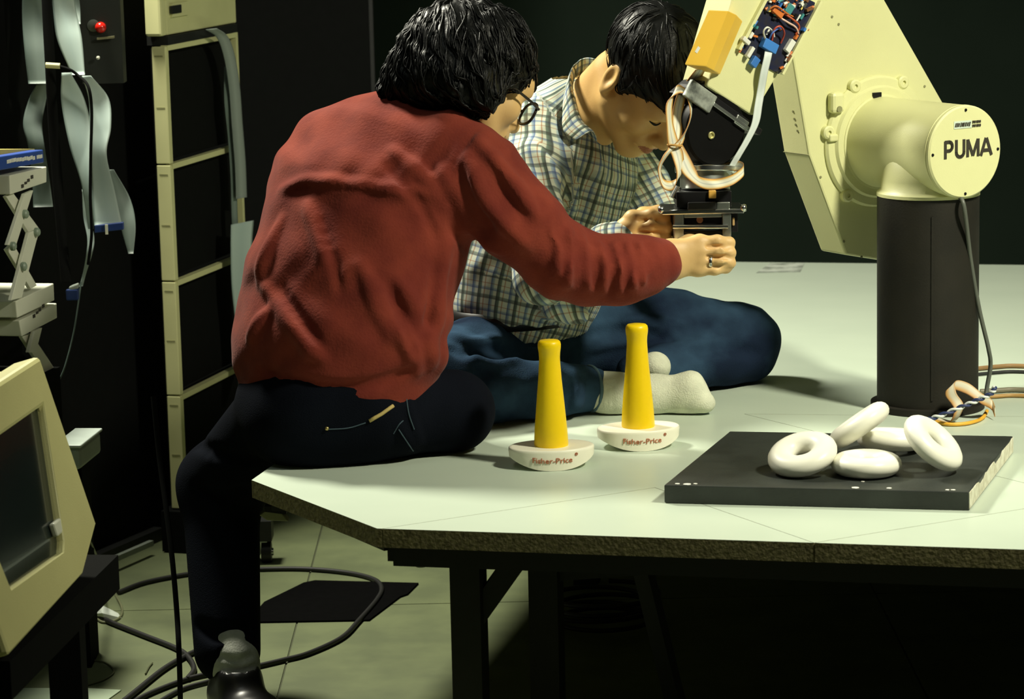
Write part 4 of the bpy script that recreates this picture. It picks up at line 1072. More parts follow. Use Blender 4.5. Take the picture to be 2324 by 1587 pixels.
# housing behind, tapering away to the left
back = [tf(uf - 0.05, v_top - 0.05) - AX * 0.36, tf(b_u - 0.05, b_v + 0.05) - AX * 0.36, tf(u0 + 0.04, b_v + 0.05) - AX * 0.36, tf(u0 + 0.04, v_top - 0.05) - AX * 0.36]
frt = [tf(uf - 0.012, v_top - 0.004, -0.045), tf(b_u - 0.006, b_v + 0.004, -0.045), tf(u0 + 0.004, b_v + 0.004, -0.045), tf(u0 + 0.004, v_top - 0.004, -0.045)]
bm = bmesh.new(); va = [bm.verts.new(p) for p in frt]; vb = [bm.verts.new(p) for p in back]
bm.faces.new(va); bm.faces.new(vb[::-1])
for i in range(4): bm.faces.new((va[i], vb[i], vb[(i + 1) % 4], va[(i + 1) % 4]))
part('housing', bm, m_term, term, bevel=0.02)
bm = bmesh.new(); b_box(bm, tpx(131, 1196, -0.006), tU, tD, tN, 0.022, 0.05, 0.010); part('latch', bm, m_white, term, bevel=0.003)
# cart: black top plate and leg
cz0 = (tf(b_u, b_v) - AZ * 0.012).z
zl = min(tf(b_u, b_v, -0.05).z, tf(u0, b_v - 0.012, -0.05).z) - 0.002
cart = thing('terminal_cart', 'black cart with a square leg carrying the beige terminal', 'cart', (tf(-0.1, b_v).x, tf(-0.1, b_v).y, 0))
c_ = tf(-0.20, b_v); hn = Vector((math.cos(th_), -math.sin(th_), 0))
bm = bmesh.new(); b_box(bm, Vector((c_.x, c_.y, zl - 0.030)) - hn * 0.215 + tD * 0.02, hn, tD, AZ, 0.42, 0.62, 0.058); part('top_plate', bm, m_blackmatte, cart)
lg = onz(158, 1500, zl - 0.3); 
lx = solve(lambda t: Vector((c_.x, c_.y, zl - 0.2)) + tD * t - hn * 0.05, 158, -0.6, 1.2, 0)
lp_ = Vector((c_.x, c_.y, 0)) + tD * lx - hn * 0.05
bm = bmesh.new(); b_box(bm, Vector((lp_.x, lp_.y, (zl - 0.06) / 2)), AX, AY, AZ, 0.052, 0.06, zl - 0.06); part('leg', bm, m_blackmatte, cart)
for dy in (-0.55,):
    bm = bmesh.new(); b_box(bm, Vector((lp_.x, lp_.y, (zl - 0.06) / 2)) + tD * dy, AX, AY, AZ, 0.052, 0.06, zl - 0.06); part('leg', bm, m_blackmatte, cart)
    for ddx in (-0.30,):
        for d2 in (0, dy):
            bm = bmesh.new(); b_box(bm, Vector((lp_.x, lp_.y, (zl - 0.06) / 2)) + tD * d2 + hn * ddx, AX, AY, AZ, 0.05, 0.06, zl - 0.06); part('leg', bm, m_blackmatte, cart)
# grey drawer-like box behind the terminal
gb = P(178, 1022, 5.6); gbx = thing('grey_tray', 'small pale grey tray box peeping out behind the terminal', 'box', (gb.x, gb.y, gb.z - 0.03))
bm = bmesh.new(); b_box(bm, gb, tD, hn, AZ, 0.16, 0.05, 0.045); part('tray_body', bm, mat('tray_grey', (0.30, 0.36, 0.31), 0.5), gbx, bevel=0.008)
bm = bmesh.new(); b_box(bm, gb + AZ * 0.0245, tD, hn, AZ, 0.166, 0.056, 0.006); part('tray_rim', bm, mat('tray_rim', (0.52, 0.60, 0.54), 0.4), gbx, bevel=0.002)
bm = bmesh.new(); b_abox(bm, gb.x - 0.05, gb.x + 0.012, gb.y - 0.05, gb.y + 0.06, 0, gb.z - 0.0235); part('tray_stand', bm, m_blackmatte, gbx)

# ================================================================== floor clutter
m_cab = mat('cable_black', (0.012, 0.012, 0.011), 0.55)
def fc(pts, r): return [onz(x, y, r + 0.001) for x, y in pts]
def floor_cable(pts, r, lab, m=m_cab, lift=None):
    q_ = fc(pts, r)
    if lift:
        for i, h in lift.items(): q_[i] = onz(pts[i][0], pts[i][1], h)
    return tag(tube_obj('floor_cable', q_, r, m, n=8, sub=10), lab, 'cable')
floor_cable([(268, 1345), (330, 1322), (430, 1303), (520, 1295), (640, 1291), (720, 1293), (800, 1302), (850, 1316), (866, 1336), (855, 1362), (815, 1408), (775, 1448), (700, 1483), (640, 1499), (585, 1512)], 0.0052, 'long black cable looping round the black floor patch')
floor_cable([(222, 1398), (250, 1412), (320, 1440), (400, 1472), (430, 1495), (440, 1520), (425, 1542)], 0.0055, 'black cable running from the white scrap to the hanging cord')
floor_cable([(270, 1600), (310, 1568), (370, 1520), (420, 1490), (445, 1478)], 0.0055, 'black cable slanting up from the bottom edge at the left')
floor_cable([(285, 1604), (340, 1574), (420, 1543), (480, 1528)], 0.0050, 'black cable along the bottom edge just left of the shoe')
floor_cable([(350, 1600), (410, 1566), (470, 1548), (500, 1540)], 0.0045, 'second thin black cable at the bottom edge reaching the shoe')
floor_cable([(205, 1230), (222, 1270), (234, 1320), (238, 1350), (226, 1372), (216, 1395), (232, 1412), (262, 1408), (277, 1392), (272, 1368), (250, 1338), (215, 1312)], 0.0026, 'thin grey lead looping down from the terminal to the floor', mat('lead_olive', (0.16, 0.17, 0.09), 0.5), {0: 0.25, 1: 0.15, 2: 0.05, 11: 0.06})
floor_cable([(203, 1498), (240, 1505), (258, 1525), (235, 1543), (200, 1555)], 0.0016, 'thin curved wire on the floor beside the cart leg', mat('lead_olive2', (0.12, 0.13, 0.06), 0.5))
floor_cable([(330, 1530), (338, 1515), (346, 1505)], 0.0016, 'tiny curl of wire on the floor left of the shoe', mat('lead_olive3', (0.10, 0.11, 0.05), 0.5))
# hanging black cord from the table edge side down to the floor
hc = [P(348, 900, 5.30), P(362, 1040, 5.28), P(378, 1160, 5.25), P(392, 1280, 5.22), P(402, 1400, 5.20), P(407, 1500, 5.18), onz(410, 1620, 0.005)]
tag(tube_obj('power_cable', hc, 0.0050, m_blackmatte), 'black cord hanging straight down in front of the rack', 'cord')
# white paper scrap
ps = [onz(196, 1395, 0.002), onz(203, 1352, 0.03), onz(228, 1372, 0.012), onz(268, 1392, 0.008), onz(276, 1403, 0.002), onz(240, 1411, 0.002)]
bm = bmesh.new(); vs_ = [bm.verts.new(p) for p in ps]; ct = bm.verts.new(onz(232, 1392, 0.022))
for i in range(len(vs_)): bm.faces.new((vs_[i], vs_[(i + 1) % len(vs_)], ct))
o = part('paper_scrap', bm, mat('scrap_white', (0.62, 0.68, 0.60), 0.7)); md = o.modifiers.new('thick', 'SOLIDIFY'); md.thickness = 0.001
tag(o, 'crumpled white paper scrap on the floor beside the cart', 'paper')
# pale strip on the floor at the very bottom left
bm = bmesh.new(); b_prism(bm, [onz(*p, 0.0025) for p in ((-60, 1562), (195, 1562), (275, 1566), (200, 1620), (-60, 1620))], (0, 0, -0.0023)); tag(part('floor_strip', bm, mat('pale_strip', (0.42, 0.52, 0.36), 0.6)), 'pale flat strip on the floor in the bottom left corner', 'strip')
# dark smears of dirt
# caster and bracket of the trolley behind the leg
cst = thing('trolley_caster', 'steel caster wheel on a black trolley foot behind the dark trousers', 'caster', tuple(onz(606, 1276, 0)))
c0 = onz(606, 1276, 0.0)
bm = bmesh.new(); b_lathe(bm, c0 + Vector((-0.012, 0, 0.024)), AX, [(0.010, 0), (0.023, 0.001), (0.0235, 0.004), (0.0235, 0.020), (0.023, 0.023), (0.010, 0.024)], 24); part('wheel', bm, m_black, cst, smooth=True, angle=30)
bm = bmesh.new(); b_lathe(bm, c0 + Vector((0.012, 0, 0.024)), AX, [(0.009, 0), (0.008, 0.004), (0, 0.005)], 16); part('hub', bm, m_chrome, cst, smooth=True, angle=30)
bm = bmesh.new(); b_box(bm, c0 + Vector((-0.02, 0.0, 0.052)), AX, AY, AZ, 0.045, 0.03, 0.006); b_box(bm, c0 + Vector((-0.016, 0, 0.035)), AX, AY, AZ, 0.004, 0.02, 0.034); part('fork', bm, m_steel, cst)
bm = bmesh.new(); b_box(bm, c0 + Vector((-0.06, 0.0, 0.078)), AX, AY, AZ, 0.15, 0.06, 0.046); part('trolley_foot', bm, m_black, cst)
tb_ = thing('pale_bracket', 'pale wedge bracket fixed below the table corner', 'bracket', tuple(P(620, 1175, 5.3)))
bm = bmesh.new(); b_prism(bm, [P(*p, 5.3) for p in ((588, 1170), (603, 1160), (640, 1166), (655, 1184), (606, 1182))], (0, 0.03, 0)); part('bracket_plate', bm, mat('bracket_green', (0.42, 0.44, 0.26), 0.5), tb_, bevel=0.002)
bm = bmesh.new(); b_prism(bm, [P(*p, 5.3) for p in ((600, 1150), (650, 1150), (650, 1168), (600, 1162))], (0, 0.03, 0)); part('bracket_arm', bm, m_black, tb_)
# coil of dark cable under the table
cc = onz(1370, 1420, 0)
pts = []
for i in range(60):
    a = i * 0.45; r_ = 0.105 + 0.010 * math.sin(i * 0.7); pts.append(cc + Vector((r_ * math.cos(a), r_ * 0.9 * math.sin(a), 0.006 + 0.0011 * i)))
tag(tube_obj('cable_coil', pts, 0.005, m_cab, sub=3), 'coil of dark cable on the floor under the table', 'cable')
# ================================================================== people
def TP(px, Z, h):
    """point at picture column px, depth Z, height h above the table top"""
    y = 800.0
    for _ in range(3):
        p = P(px, y, Z); y += (p.z - (TZ + h)) * FPX / Z / 0.985
    return P(px, y, Z)
m_skin1 = mat('skin_warm', (0.72, 0.48, 0.20), 0.5, col2=(0.66, 0.42, 0.165), scale=18, detail=4, bump=0.05, bscale=300, sheen=0.1)
m_hair = mat('black_hair', (0.004, 0.0045, 0.004), 0.42, col2=(0.003, 0.0035, 0.003), scale=60, spec=0.22, bump=0.25, bscale=130)
m_jacket = mat('rust_velour', (0.225, 0.040, 0.023), 0.9, col2=(0.160, 0.026, 0.017), scale=16, detail=6, bump=0.25, bscale=220, sheen=0.06, spec=0.1)
def denim(name, dark, light):
    m = mat(name, light, 0.85, col2=dark, scale=7, detail=7, bump=0.25, bscale=420, spec=0.15)
    return m
m_denim1 = mat('dark_denim', (0.0060, 0.0075, 0.012), 0.95, col2=(0.004, 0.005, 0.008), scale=7, detail=7, bump=0.25, bscale=420, spec=0.04)
m_denim2 = mat('blue_denim', (0.040, 0.085, 0.145), 0.95, col2=(0.010, 0.018, 0.038), scale=5.5, detail=8, bump=0.3, bscale=420, spec=0.05)
m_sock = mat('white_sock', (0.72, 0.74, 0.58), 0.9, col2=(0.62, 0.64, 0.50), scale=40, bump=0.4, bscale=350, spec=0.1)
m_gsock = mat('grey_sock', (0.62, 0.64, 0.56), 0.9, col2=(0.42, 0.44, 0.38), scale=30, bump=0.3, bscale=300, spec=0.1)
m_shoe = mat('black_leather', (0.010, 0.010, 0.010), 0.35)

def head_skin(f_, c, r, fw, u, s):
    """skull, face and ears; local axes r (to the person's right), fw (forward), u (up), origin between the ears"""
    def L(a, b, d): return c + r * (a * s) + fw * (b * s) + u * (d * s)
    ax = (r, fw, u)
    def E(p, q, k=0.02, op='u', axes=None): f_.ell(L(*p), [x * s for x in q], axes or ax, k * s, op)
    E((0, -0.008, 0.045), (0.074, 0.094, 0.084))
    E((0, 0.040, -0.010), (0.060, 0.060, 0.075), 0.03)
    for g_ in (-1, 1):
        f_.cap(L(g_ * 0.050, 0.012, -0.040), L(g_ * 0.020, 0.080, -0.088), 0.024 * s, 0.018 * s, 0.03 * s)
        E((g_ * 0.043, 0.066, -0.014), (0.024, 0.024, 0.022), 0.025)
    E((0, 0.084, -0.088), (0.024, 0.020, 0.019), 0.02)
    E((0, 0.082, 0.045), (0.055, 0.02, 0.03), 0.03)
    f_.cap(L(-0.036, 0.088, 0.030), L(0.036, 0.088, 0.030), 0.0115 * s, None, 0.02 * s)
    for g_ in (-1, 1):
        E((g_ * 0.031, 0.104, 0.011), (0.018, 0.013, 0.010), 0.014, 's')
        E((g_ * 0.031, 0.081, 0.010), (0.0150, 0.0130, 0.0110), 0.004)
        f_.chain([L(g_ * 0.018, 0.0945, 0.008), L(g_ * 0.031, 0.0965, 0.0055), L(g_ * 0.044, 0.088, 0.009)], [0.0012 * s] * 3, 0.002 * s, 's')
    f_.cap(L(0, 0.094, 0.020), L(0, 0.118, -0.020), 0.0085 * s, 0.0100 * s, 0.018 * s)
    E((0, 0.121, -0.024), (0.0115, 0.012, 0.010), 0.012)
    for g_ in (-1, 1):
        E((g_ * 0.0125, 0.110, -0.027), (0.0085, 0.011, 0.0080), 0.008)
        E((g_ * 0.007, 0.114, -0.036), (0.004, 0.006, 0.004), 0.004, 's')
    E((0, 0.092, -0.052), (0.030, 0.018, 0.022), 0.02)
    f_.chain([L(-0.024, 0.096, -0.053), L(-0.008, 0.1085, -0.0485), L(0.008, 0.1085, -0.0485), L(0.024, 0.096, -0.053)], [0.004 * s, 0.0062 * s, 0.0062 * s, 0.004 * s], 0.008 * s)
    f_.chain([L(-0.021, 0.095, -0.058), L(0, 0.1075, -0.0615), L(0.021, 0.095, -0.058)], [0.004 * s, 0.0072 * s, 0.004 * s], 0.008 * s)
    f_.chain([L(-0.027, 0.097, -0.0545), L(0, 0.1155, -0.0545), L(0.027, 0.097, -0.0545)], [0.0024 * s] * 3, 0.004 * s, 's')
    for g_ in (-1, 1):
        ea = (fw * -0.25 + r * g_ * 0.9).normalized(); eu = (u * 0.97 + fw * -0.22).normalized(); ef = eu.cross(ea)
        f_.ell(L(g_ * 0.0765, -0.010, 0.004), [0.0090 * s, 0.0200 * s, 0.0330 * s], (ea, ef, eu), 0.006 * s)
        f_.ell(L(g_ * 0.0880, -0.010, 0.006), [0.0105 * s, 0.0125 * s, 0.0225 * s], (ea, ef, eu), 0.005 * s, 's')
        E((g_ * 0.076, 0.002, -0.004), (0.006, 0.005, 0.008), 0.006)
        E((g_ * 0.074, -0.004, -0.028), (0.006, 0.009, 0.009), 0.008)
    return L
def strands(field, verts, faces, n, flow, length, rad, seed, keep=None):
    """fine locks laid along the hair surface"""
    rs = np.random.RandomState(seed); idx = rs.choice(len(faces), n * 3); out_v = []; out_f = []; cnt = 0; off = 0
    eps = 0.002
    def grad(p):
        X = np.array([p[0] + eps, p[0] - eps, p[0], p[0], p[0], p[0]], np.float32); Y = np.array([p[1], p[1], p[1] + eps, p[1] - eps, p[1], p[1]], np.float32); Z = np.array([p[2], p[2], p[2], p[2], p[2] + eps, p[2] - eps], np.float32)
        d = field(X, Y, Z); g_ = np.array([d[0] - d[1], d[2] - d[3], d[4] - d[5]]); return g_ / (np.linalg.norm(g_) + 1e-9)
    starts = verts[faces[idx]].mean(1)
    if keep is not None: starts = starts[[keep(p) for p in starts]]
    starts = starts[:n].astype(np.float64)
    # march all locks together
    P_ = starts.copy(); paths = [P_.copy()]; steps = 9; jit = rs.normal(0, 0.24, (len(P_), 3)); ln = length * rs.uniform(0.6, 1.25, len(P_))
    def dist(Q): return field(Q[:, 0].astype(np.float32), Q[:, 1].astype(np.float32), Q[:, 2].astype(np.float32)).astype(np.float64)
    def grads(Q):
        g_ = np.stack([dist(Q + np.eye(3)[i] * eps) - dist(Q - np.eye(3)[i] * eps) for i in range(3)], 1)
        return g_ / (np.linalg.norm(g_, axis=1, keepdims=True) + 1e-9)
    lift = rs.uniform(-0.0010, 0.0034, len(P_))
    for k in range(steps):
        G = grads(P_); D = flow(P_) + jit; D = D - G * (D * G).sum(1, keepdims=True); D /= (np.linalg.norm(D, axis=1, keepdims=True) + 1e-9)
        P_ = P_ + D * (ln / steps)[:, None]
        d = dist(P_); P_ = P_ - grads(P_) * (d - lift)[:, None]; paths.append(P_.copy())
    A = np.stack(paths, 1)                                   # n, steps+1, 3
    vs = []; fs = []
    for i in range(len(A)):
        p = A[i]; t = np.gradient(p, axis=0); t /= (np.linalg.norm(t, axis=1, keepdims=True) + 1e-9)
        ref = np.array([0.3, -0.8, 0.5]); e1 = np.cross(t, ref); e1 /= (np.linalg.norm(e1, axis=1, keepdims=True) + 1e-9); e2 = np.cross(t, e1)
        rr = rad * np.sin(np.linspace(0.25, math.pi - 0.08, len(p)))[:, None]
        ring_ = np.stack([p + e1 * rr, p + e2 * rr, p - e1 * rr, p - e2 * rr], 1).reshape(-1, 3)
        b = i * len(p) * 4
        k = np.arange(len(p) - 1)[:, None] * 4 + b
        for j in range(4):
            jj = (j + 1) % 4
            fs.append(np.concatenate([k + j, k + jj, k + 4 + jj, k + 4 + j], 1))
        vs.append(ring_)
    return np.concatenate(vs), np.concatenate(fs)
def add_attr(me, name, vals):
    at = me.attributes.new(name, 'FLOAT_VECTOR', 'POINT'); at.data.foreach_set('vector', np.asarray(vals, np.float32).ravel())

# ------------------------------------------------------------------ the man in the red jacket, seen from behind
man1 = thing('person', 'person in a rust red velour jacket and glasses, back turned, reaching to the gripper', 'person', tuple(TP(755, 5.08, 0.0)))
E1 = Vector((0.87, -0.5, 0))
jk = Field()
SEC = [((768, 893), 5.10, .150, .118), ((765, 860), 5.10, .168, .128), ((762, 785), 5.10, .184, .138), ((795, 630), 5.12, .192, .138), ((846, 465), 5.14, .192, .132), ((893, 352), 5.17, .158, .105), ((955, 268), 5.20, .080, .070)]
for (a, za, wa, da), (b, zb, wb, db) in zip(SEC, SEC[1:]):
    jk.etube(P(*a, za), P(*b, zb), E1, (wa, wb), (da, db), 0.05)
jk.cap(P(728, 392, 5.24), P(760, 360, 5.22), 0.078, 0.08, 0.05)
HA = GZ - 0.075
ARM = [P(1020, 348, 5.08), P(1095, 405, 5.05), P(1180, 505, 5.05), P(1272, 590, 5.08), P(1345, 612, 5.11), P(1420, 612, HA - .03), P(1478, 600, HA - .012), P(1499, 596, HA - .006)]
jk.chain(ARM, [.078, .074, .070, .063, .060, .054, .045, .034], 0.03)
jk.chain([P(728, 400, 5.26), P(775, 600, 5.45), P(815, 780, 5.46)], [.075, .06, .045], 0.03)      # other sleeve, hidden in front
# sag of the cloth over the waistband and loose cloth at the left side
jk.cap(P(600, 735, 5.16), P(630, 780, 5.15), 0.035, 0.03, 0.05)
jk.cap(P(915, 790, 4.99), P(985, 800, 5.02), 0.035, 0.022, 0.04)
ridge = [[(642, 428), (700, 414), (760, 416), (840, 428), (905, 437), (975, 440)],
         [(890, 342), (925, 375), (965, 412), (1005, 462), (1040, 520)],
         [(1000, 378), (1030, 440), (1075, 515), (1130, 570)],
         [(1082, 318), (1125, 372), (1170, 430), (1215, 490)],
         [(1058, 355), (1090, 430), (1140, 505), (1195, 560)],
         [(596, 640), (628, 690), (672, 745), (700, 790), (735, 815)],
         [(860, 660), (895, 730), (925, 790), (948, 845)],
         [(905, 640), (940, 710), (968, 770), (982, 818)],
         [(1010, 560), (1000, 660), (985, 740), (975, 830)],
         [(700, 470), (722, 530), (738, 590)],
         [(640, 500), (610, 570), (590, 640)], [(820, 600), (850, 680), (885, 770)],
         [(620, 700), (590, 740), (572, 770)]]
crease = [[(875, 372), (915, 418), (960, 470), (990, 540)],
          [(1040, 380), (1075, 460), (1120, 535)], [(1098, 360), (1150, 440), (1195, 505)], [(880, 640), (920, 740), (950, 810)], [(640, 650), (680, 720), (730, 780)],
          [(985, 600), (975, 700), (965, 780)], [(730, 500), (760, 600), (770, 660)], [(1020, 490), (1040, 540), (1085, 590)]]
jk.folds(ridge, r=0.0075, k=0.018, sink=0.0040)
jk.folds(crease, r=0.0048, k=0.013, sink=0.0032, op='s')
sl_r = [[(1292, 525), (1300, 560), (1298, 610), (1290, 645)], [(1325, 545), (1340, 590), (1335, 650)], [(1362, 552), (1378, 600), (1372, 662)], [(1395, 556), (1412, 605), (1405, 660)], [(1424, 556), (1440, 600), (1436, 648)], [(1452, 556), (1464, 598), (1460, 636)], [(1250, 520), (1275, 560), (1262, 620)]]
jk.folds(sl_r, r=0.0085, k=0.014, sink=0.0015)
jk.folds([[(x + 15, y) for x, y in l] for l in sl_r], r=0.006, k=0.012, sink=0.0012, op='s')
seam = [[(655, 436), (740, 427), (830, 440), (900, 448)], [(1108, 272), (1070, 310), (1040, 350), (1016, 395)]]
jk.folds(seam, r=0.003, k=0.006, sink=0.0005, op='s')
jk.ripple(0.0035, [((1, 0.3, 0.9), 0.085, 0.4), ((0.9, -0.2, -0.5), 0.062, 1.7), ((0.3, 0.5, 1.0), 0.11, 3.0)])
# hem band: a groove above it
jk.folds([[(590, 840), (700, 872), (800, 880), (880, 862), (940, 838)]], r=0.007, k=0.014, sink=0.002, op='s')
pts_b = [P(*a, z) for a, z, w, d in SEC] + ARM + [P(815, 780, 5.46)]
lo, hi = field_bounds(pts_b, 0.0); lo = np.array([lo[0] - 0.21, min(p.y for p in pts_b) - 0.16, TZ + 0.06]); hi = np.array([hi[0] + 0.05, max(p.y for p in pts_b) + 0.10, hi[2] + 0.09])
v, f = surface_net(jk, lo, hi, 0.0052)
link('jacket', np_mesh('jacket', [(v, f)]), m_jacket, man1, smooth=True)

# jeans
j1 = Field()
j1.ell(TP(752, 5.09, .10), (.172, .130, .115), (E1, AZ.cross(E1), AZ))
j1.cap(TP(850, 5.06, .085), TP(1030, 5.11, .074), 0.086, 0.070, 0.04)
j1.cap(TP(1030, 5.11, .070), TP(905, 5.40, .055), 0.064, 0.050, 0.03)
j1.ell(TP(700, 5.06, .07), (.11, .10, .09), None, 0.05)
j1.folds([[(925, 905), (935, 960), (955, 1010)], [(905, 960), (925, 1000), (960, 1050)]], r=0.005, k=0.012, sink=0.002)
j1.floor(TZ + 0.0012)
KN, AN = P(500, 1100, 5.40), P(516, 1478, 5.30)
j1.cap(TP(672, 5.14, .085), KN, 0.094, 0.076, 0.05)
j1.cap(KN, AN, 0.074, 0.062, 0.04)
j1.folds([[(450, 1010), (520, 1040), (600, 1050)], [(440, 1110), (500, 1130), (560, 1110)], [(445, 1420), (500, 1440), (570, 1425)]], r=0.007, k=0.02, sink=0.003, op='s')
j1.ell(P(542, 1550, 5.20), (.056, .085, .082), None, 0.010, 's')
b0 = P(516, 1545, 5.30); bt = P(560, 1466, 5.2)
pb = [TP(752, 5.09, .22), TP(1150, 5.13, .1), TP(905, 5.48, 0), KN, AN]
lo, hi = field_bounds(pb, 0.0); lo -= np.array([0.10, 0.17, 0.06]); hi += np.array([0.02, 0.06, 0.02])
v, f = surface_net(j1, lo, hi, 0.0062)
jeans1 = link('jeans', np_mesh('jeans', [(v, f)]), m_denim1, man1, smooth=True)
m_stitch = mat('yellow_stitch', (0.55, 0.42, 0.14), 0.7)
ht = j1.hits([(838, 956), (852, 948), (866, 940), (880, 930), (893, 921)])
if all(ht):
    bm = bmesh.new(); b_tube(bm, [h - FWD * 0.0012 for h in ht], 0.0034, 6); tag(part('pocket_label', bm, m_stitch, jeans1, smooth=True), 'tan stitched pocket label')
for line in ([(742, 975), (790, 972), (830, 960)], [(922, 900), (928, 940), (940, 975)], [(905, 975), (925, 1005), (952, 1045)], [(893, 985), (905, 965), (915, 955)]):
    hh = [h for h in j1.hits([tuple(q_) for q_ in spline(line, 4)]) if h]
    if len(hh) > 3:
        bm = bmesh.new(); b_tube(bm, [h - FWD * 0.0004 for h in hh], 0.0011, 5); part('stitching', bm, mat('navy_stitch', (0.05, 0.085, 0.11), 0.8), jeans1)
bm = bmesh.new(); hh = j1.hits([(742, 973)])[0]
if hh: b_lathe(bm, hh, -FWD, [(0.004, 0), (0.003, 0.003), (0, 0.0035)], 10); part('rivet', bm, mat('brass_rivet', (0.5, 0.4, 0.15), 0.3, 0.8), jeans1, smooth=True)
# sock and shoe on the floor
sk = Field(); sk.chain([P(525, 1462, 5.285), P(534, 1505, 5.275), P(542, 1570, 5.265)], [.038, .041, .042], 0.02)
sk.folds([[(495, 1490), (540, 1500), (575, 1486)], [(500, 1512), (540, 1525), (578, 1512)]], r=0.004, k=0.01, sink=0.001, op='s')
q_ = P(536, 1510, 5.275); v, f = surface_net(sk, np.array(q_) - [.06, .06, .08], np.array(q_) + [.06, .06, .09], 0.004)
link('sock', np_mesh('sock', [(v, f)]), m_gsock, man1, smooth=True)
fb = P(542, 1560, 5.26); ft = Vector((fb.x, fb.y, 0.03)); fdir = Vector((0.45, -0.89, 0))
sh = Field(); sh.etube(ft - fdir * 0.05, ft + fdir * 0.07, fdir.cross(AZ), (.040, .047), (.036, .030), 0.03)
sh.etube(ft + fdir * 0.06, ft + fdir * 0.16, fdir.cross(AZ), (.047, .036), (.030, .022), 0.03)
sh.cap(ft - fdir * 0.03 + AZ * 0.03, ft + AZ * 0.045, 0.043, 0.045, 0.03)
sh.cap(ft + fdir * 0.0 + AZ * 0.075, ft + AZ * 0.12, 0.033, None, 0.008, 's')
sh.floor(0.002)
v, f = surface_net(sh, np.array(ft) - [.13, .22, .035], np.array(ft) + [.16, .12, .10], 0.005)
link('shoe', np_mesh('shoe', [(v, f)]), m_shoe, man1, smooth=True)

# head, hands and the body under the clothes
h1c = P(1066, 186, 5.16)
f1 = Vector((0.70, 0.46, -0.55)).normalized(); u1_ = (AZ - f1 * AZ.dot(f1)).normalized(); r1 = f1.cross(u1_)
hs = Field(); L1_ = head_skin(hs, h1c, r1, f1, u1_, 1.03)
hs.cap(L1_(0, -0.03, -0.05), P(950, 285, 5.21), 0.052, 0.058, 0.03)
lo, hi = field_bounds([h1c], 0.0); v1, fq1 = surface_net(hs, np.array(h1c) - [.17, .15, .17], np.array(h1c) + [.16, .16, .15], 0.0032)
bd = Field()
for (a, za, wa, da), (b, zb, wb, db) in zip(SEC[1:], SEC[2:]):
    bd.etube(P(*a, za), P(*b, zb), E1, (wa * .72, wb * .72), (da * .68, db * .68), 0.04)
bd.chain(ARM, [.05, .05, .045, .042, .038, .033, .029, .027], 0.03)
bd.chain([P(728, 400, 5.26), P(775, 600, 5.45), P(815, 780, 5.46), P(820, 840, 5.46)], [.05, .042, .033, .03], 0.03)
bd.cap(SEC[-1] and P(955, 268, 5.20), L1_(0, -0.03, -0.05), 0.05, 0.05, 0.03)
lo, hi = field_bounds([P(*a, z) for a, z, w, d in SEC] + ARM, 0.15); v2, fq2 = surface_net(bd, lo, hi, 0.010)
# right hand closing on the gripper
HZ1 = GZ - 0.062
def hq(px, py, dz=0.0): return P(px, py, HZ1 + dz)
hd = Field()
hd.etube(hq(1480, 598, -.02), hq(1520, 590, -.008), AZ, (.026, .031), (.020, .019), 0.02)
hd.etube(hq(1520, 590, -.008), hq(1592, 581, .0), AZ, (.031, .037), (.019, .0145), 0.02)
hd.cap(hq(1535, 575, .006), hq(1585, 560, .004), 0.015, 0.013, 0.02)
FING = [([(1588, 551, .000), (1628, 547, -.006), (1655, 551, .006), (1658, 555, .030)], .0108), ([(1592, 572, -.003), (1634, 569, -.010), (1657, 574, .002), (1660, 577, .028)], .0108), ([(1592, 593, -.002), (1634, 594, -.009), (1657, 597, .003), (1659, 598, .028)], .0103), ([(1584, 612, .001), (1622, 613, -.004), (1648, 609, .008), (1652, 607, .028)], .0092)]
for ptsx, r_ in FING:
    hd.chain([hq(*p) for p in ptsx], [r_ * 1.12, r_, r_ * .93, r_ * .82], 0.006)
for (ptsx, r_) in FING:
    hd.ell(hq(*ptsx[0]) - FWD * 0.004, (r_ * 1.1, r_ * 0.9, r_), None, 0.010)
for ya in (560.5, 583, 604):
    hd.cap(hq(1606, ya, -.015), hq(1652, ya + 0.5, -.014), 0.0036, 0.0056, 0.0035, 's')
hd.chain([hq(1525, 570, .012), hq(1565, 548, .035), hq(1600, 538, .05), hq(1625, 538, .055)], [.017, .0125, .011, .0095], 0.014)
for p, r_ in ((FING[0], 0), (FING[1], 0), (FING[2], 0)):
    hd.cap(hq(p[0][1][0], p[0][1][1], -.022), hq(p[0][1][0] + 1, p[0][1][1] + 4, -.022), 0.0015, None, 0.004, 's')
lo, hi = field_bounds([hq(1478, 600), hq(1672, 560), hq(1600, 530), hq(1600, 628)], 0.012); lo[1] -= 0.05; hi[1] += 0.07
v3, fq3 = surface_net(hd, lo, hi, 0.0022)
link('body', np_mesh('body', [(v1, fq1), (v2, fq2), (v3, fq3)]), m_skin1, man1, smooth=True)
# finger ring
rp0, rp1 = hq(1618, 602, -.003), hq(1632, 602, -.004)
bm = bmesh.new(); torus(bm, hq(1614, 594, -.006), (hq(1634, 594, -.009) - hq(1592, 593, -.002)), 0.0108, 0.0016, 0.0035, n=24, k=8); part('finger_ring', bm, m_chrome, man1, smooth=True)
